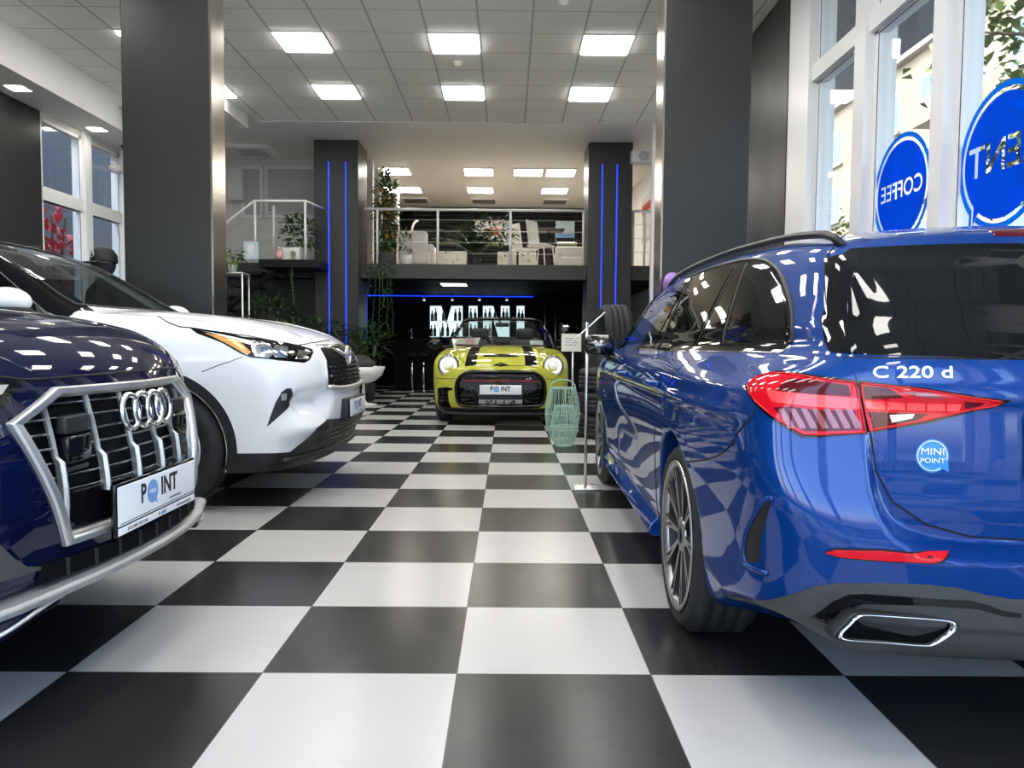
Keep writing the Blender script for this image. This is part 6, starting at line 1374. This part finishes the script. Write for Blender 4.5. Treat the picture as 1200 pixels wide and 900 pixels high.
def window_sign(nm, lb, word, yc, zc_, r):
    xg = XR+.06-.0065; t = thing(nm, lb, 'window sticker', (xg, yc, zc_)); P3 = lambda a, rr: (0, rr*math.cos(a), rr*math.sin(a))   # +y is left as seen from inside
    ta = PI/2+1.02+.35 if False else -PI*.80
    def shape(rr, tail):
        out = []
        for a in np.linspace(0, 2*PI, 73)[:-1]: out.append((rr*math.cos(a), rr*math.sin(a)))
        # little tail of the speech bubble, lower left seen from the room
        a0 = -PI*.27; i = int(round((a0 % (2*PI))/(2*PI)*72)); out[i] = (rr*1.22*math.cos(a0-.09), rr*1.22*math.sin(a0-.09)) if tail else out[i]
        return out
    o1, o2, o3 = shape(r, True), shape(r*.915, True), shape(r*.855, True); n = 72
    def ann(a, b, m, name):
        V = [(0, y, z) for y, z in a]+[(0, y, z) for y, z in b]+[(-.0012, y, z) for y, z in a]+[(-.0012, y, z) for y, z in b]
        F = [(i, (i+1) % n, n+(i+1) % n, n+i) for i in range(n)]+[(2*n+i, 3*n+i, 3*n+(i+1) % n, 2*n+(i+1) % n) for i in range(n)]; MB().add(V, F).build(name, M[m], t)
    ann(o1, o2, 'film_blue2', 'outer_ring')
    # letters are cut out of the film: they read from the street, mirrored from inside
    me = text_mesh(word, 1., 0, 'CENTER', 1., .012); vs = [v.co.copy() for v in me.vertices]; lo = min(v.x for v in vs); hi = max(v.x for v in vs); mid = (lo+hi)/2; s = r*(1.46 if len(word) > 4 else 1.52)/(hi-lo); sy = min(s, .30) if len(word) > 4 else s
    pos = [((v.x-mid)*s, v.y*sy) for v in vs]; cnt = {}
    for q in me.polygons:
        for e in q.edge_keys: cnt[e] = cnt.get(e, 0)+1
    rim = [e for e in cnt if cnt[e] == 1]; tri = [[pos[i] for i in q.vertices] for q in me.polygons]
    pts = [Vector(q) for q in pos]+[Vector(q) for q in o3]; m0 = len(pos)
    R_ = delaunay_2d_cdt(pts, rim+[(m0+i, m0+(i+1) % n) for i in range(n)], [], 0, 1e-6); PV = np.array([tuple(q) for q in R_[0]]); F = []
    A3 = np.array(o3); cen = np.array([PV[list(f)].mean(0) for f in R_[2]]); ins = poly_sd(A3, cen[:, 0], cen[:, 1]) < 0; txt = np.zeros(len(cen), bool)
    for T_ in tri: txt |= poly_sd(np.array(T_), cen[:, 0], cen[:, 1]) < 0
    for f, i_, t_ in zip(R_[2], ins, txt):
        if i_ and not t_: F.append(tuple(f))
    k = len(PV); V = [(0, y, z) for y, z in PV]+[(-.0012, y, z) for y, z in PV]
    MB().add(V, F+[tuple(j+k for j in f[::-1]) for f in F]).build('disc_with_lettering', M['film_blue'], t)
window_sign('window_sticker', 'round blue speech-bubble sticker reading COFFEE from outside, on the second pane', 'COFFEE', 5.72, 2.17, .41)
window_sign('window_sticker', 'large blue speech-bubble sticker reading RENT from outside, on the nearest pane', 'RENT', 4.555, 2.14, .425)

# ================================================================ outside
M['asphalt'] = noise_col(mat('asphalt', (.2, .2, .2), .9), 3, (.16, .16, .16), (.26, .26, .25)); M['facade'] = noise_col(mat('facade', (.22, .19, .14), .85), 1.5, (.20, .175, .13), (.24, .21, .16)); M['soffit'] = mat('soffit', (.34, .34, .34), .8); M['facade_glass'] = mat('facade_glass', (.10, .17, .25), .2, 0., 0., spec=.25); M['leaf'] = noise_col(mat('leaf', (.06, .12, .02), .5), .9, (.05, .09, .022), (.17, .22, .05)); M['stone'] = mat('stone', (.28, .26, .22), .8)
struct(MB().b2((-40, -40, -.35), (60, 80, -.12)).build('ground_street', M['asphalt']))
struct(MB().b2((XR+.2, -6, 4.62), (4.85, 24, 5.0)).build('roof_overhang', M['soffit'])); struct(MB().b2((XL-.3, YN-.3, ZC+.12), (XR+.2, YB+.3, ZC+.5)).build('roof', M['soffit']))
t = thing('apartment_building', 'cream apartment building across the street seen through the right windows', 'building', (18, 28, -.12)); MB().b2((0, -26, 0), (10, 17, 14.3)).build('wall', M['facade'], t); MB().b2((-.35, -26, 14.0), (10, 17.2, 14.7)).build('cornice', M['stone'], t)
for zz in (11.1, 8.0, 4.9, 1.8):
    for k in range(13):
        yy = -21.9+k*3.05
        f = MB().b2((-.06, yy-.62, zz-.1), (.02, yy+.62, zz+1.75)).build('window_frame', M['frame_white'], t); MB().b2((-.075, yy-.52, zz), (-.055, yy-.04, zz+1.65)).b2((-.075, yy+.04, zz), (-.055, yy+.52, zz+1.65)).build('pane', M['facade_glass'], f); MB().b2((-.16, yy-.72, zz-.2), (0, yy+.72, zz-.1)).build('window_sill', M['stone'], t)
for zz in (10.2, 7.1): MB().b2((-1.2, 2.0, zz), (0, 4.6, zz+1.0)).build('balcony', M['facade'], t)
def tree(lb, x, y, h, r, n, seed, L=.20, cz=None):
    t = thing('street_tree', lb, 'tree', (x, y, -.12), 0, 'street trees'); R = random.Random(seed); c = h*.68
    tm = MB().tube([(0, 0, 0), (.05, 0, h*.25), (-.05, .05, h*.5), (0, 0, h*.75)], [.14, .11, .09, .04], 10); tips = []
    for _ in range(26):
        d = np.array([R.gauss(0, 1), R.gauss(0, 1), R.uniform(-.3, .9)]); d /= np.linalg.norm(d); tip = np.array([0, 0, c])+d*np.array([r, r, h*.34])*R.uniform(.6, 1.); tips.append(tip); a = np.array([0, 0, h*R.uniform(.3, .6)]); tm.tube(catmull([a, (a+tip)/2+np.array([0, 0, .2]), tip], False, 4), [.035]*4+[.02]*4+[.008], 5)
    tm.build('trunk', M['bark'], t); fm = MB()
    for i in range(n):
        tp = tips[R.randrange(len(tips))]; b = np.array([0, 0, c]); q = b+(tp-b)*R.uniform(.35, 1.08)+np.array([R.gauss(0, .28) for _ in range(3)]); fm.leaf(q, (R.gauss(0, 1), R.gauss(0, 1), R.gauss(-.2, .6)), (0, .1, 1), L*R.uniform(.6, 1.1), L*.75*R.uniform(.7, 1.1), .3)
    fm.build('foliage', M['leaf'], t)
tree('leafy street tree close outside the nearest right window', 7.9, 8.4, 8.2, 2.7, 9000, 41); tree('leafy street tree farther along behind the coffee sticker', 10.2, 13.6, 7.0, 1.9, 3500, 42); tree('young street tree seen through the farthest right window', 9.2, 20.8, 4.6, .8, 1600, 43); tree('street tree outside the glazing nearer the camera', 8.2, 2.4, 8.0, 2.5, 2500, 44)
struct(MB().b2((-10.5, 6, -.12), (-9.3, 22, 7)).build('wall_neighbour', mat('neighbour', (.05, .05, .055), .7)))
def red_bush(lb, x, y, seed, h):
    t = thing('red_shrub', lb, 'shrub', (x, y, -.12), 0, 'red shrubs'); R = random.Random(seed); st_ = MB(); stems(st_, (0, 0, 0), [(R.uniform(-.3, .3), R.uniform(-.4, .4), h*R.uniform(.5, 1)) for _ in range(8)], .02); st_.build('stem', M['bark'], t); fm = MB(); foliage(fm, (0, 0, h*.55), (.42, .45, h*.5), 520, .19, .10, .2, .3, R); fm.build('foliage', M['red_leaf'], t)
red_bush('red-leaved shrub outside the farther left window', -7.6, 13.0, 51, 3.2); red_bush('red-leaved shrub outside the nearer left window', -7.8, 11.7, 52, 3.0)
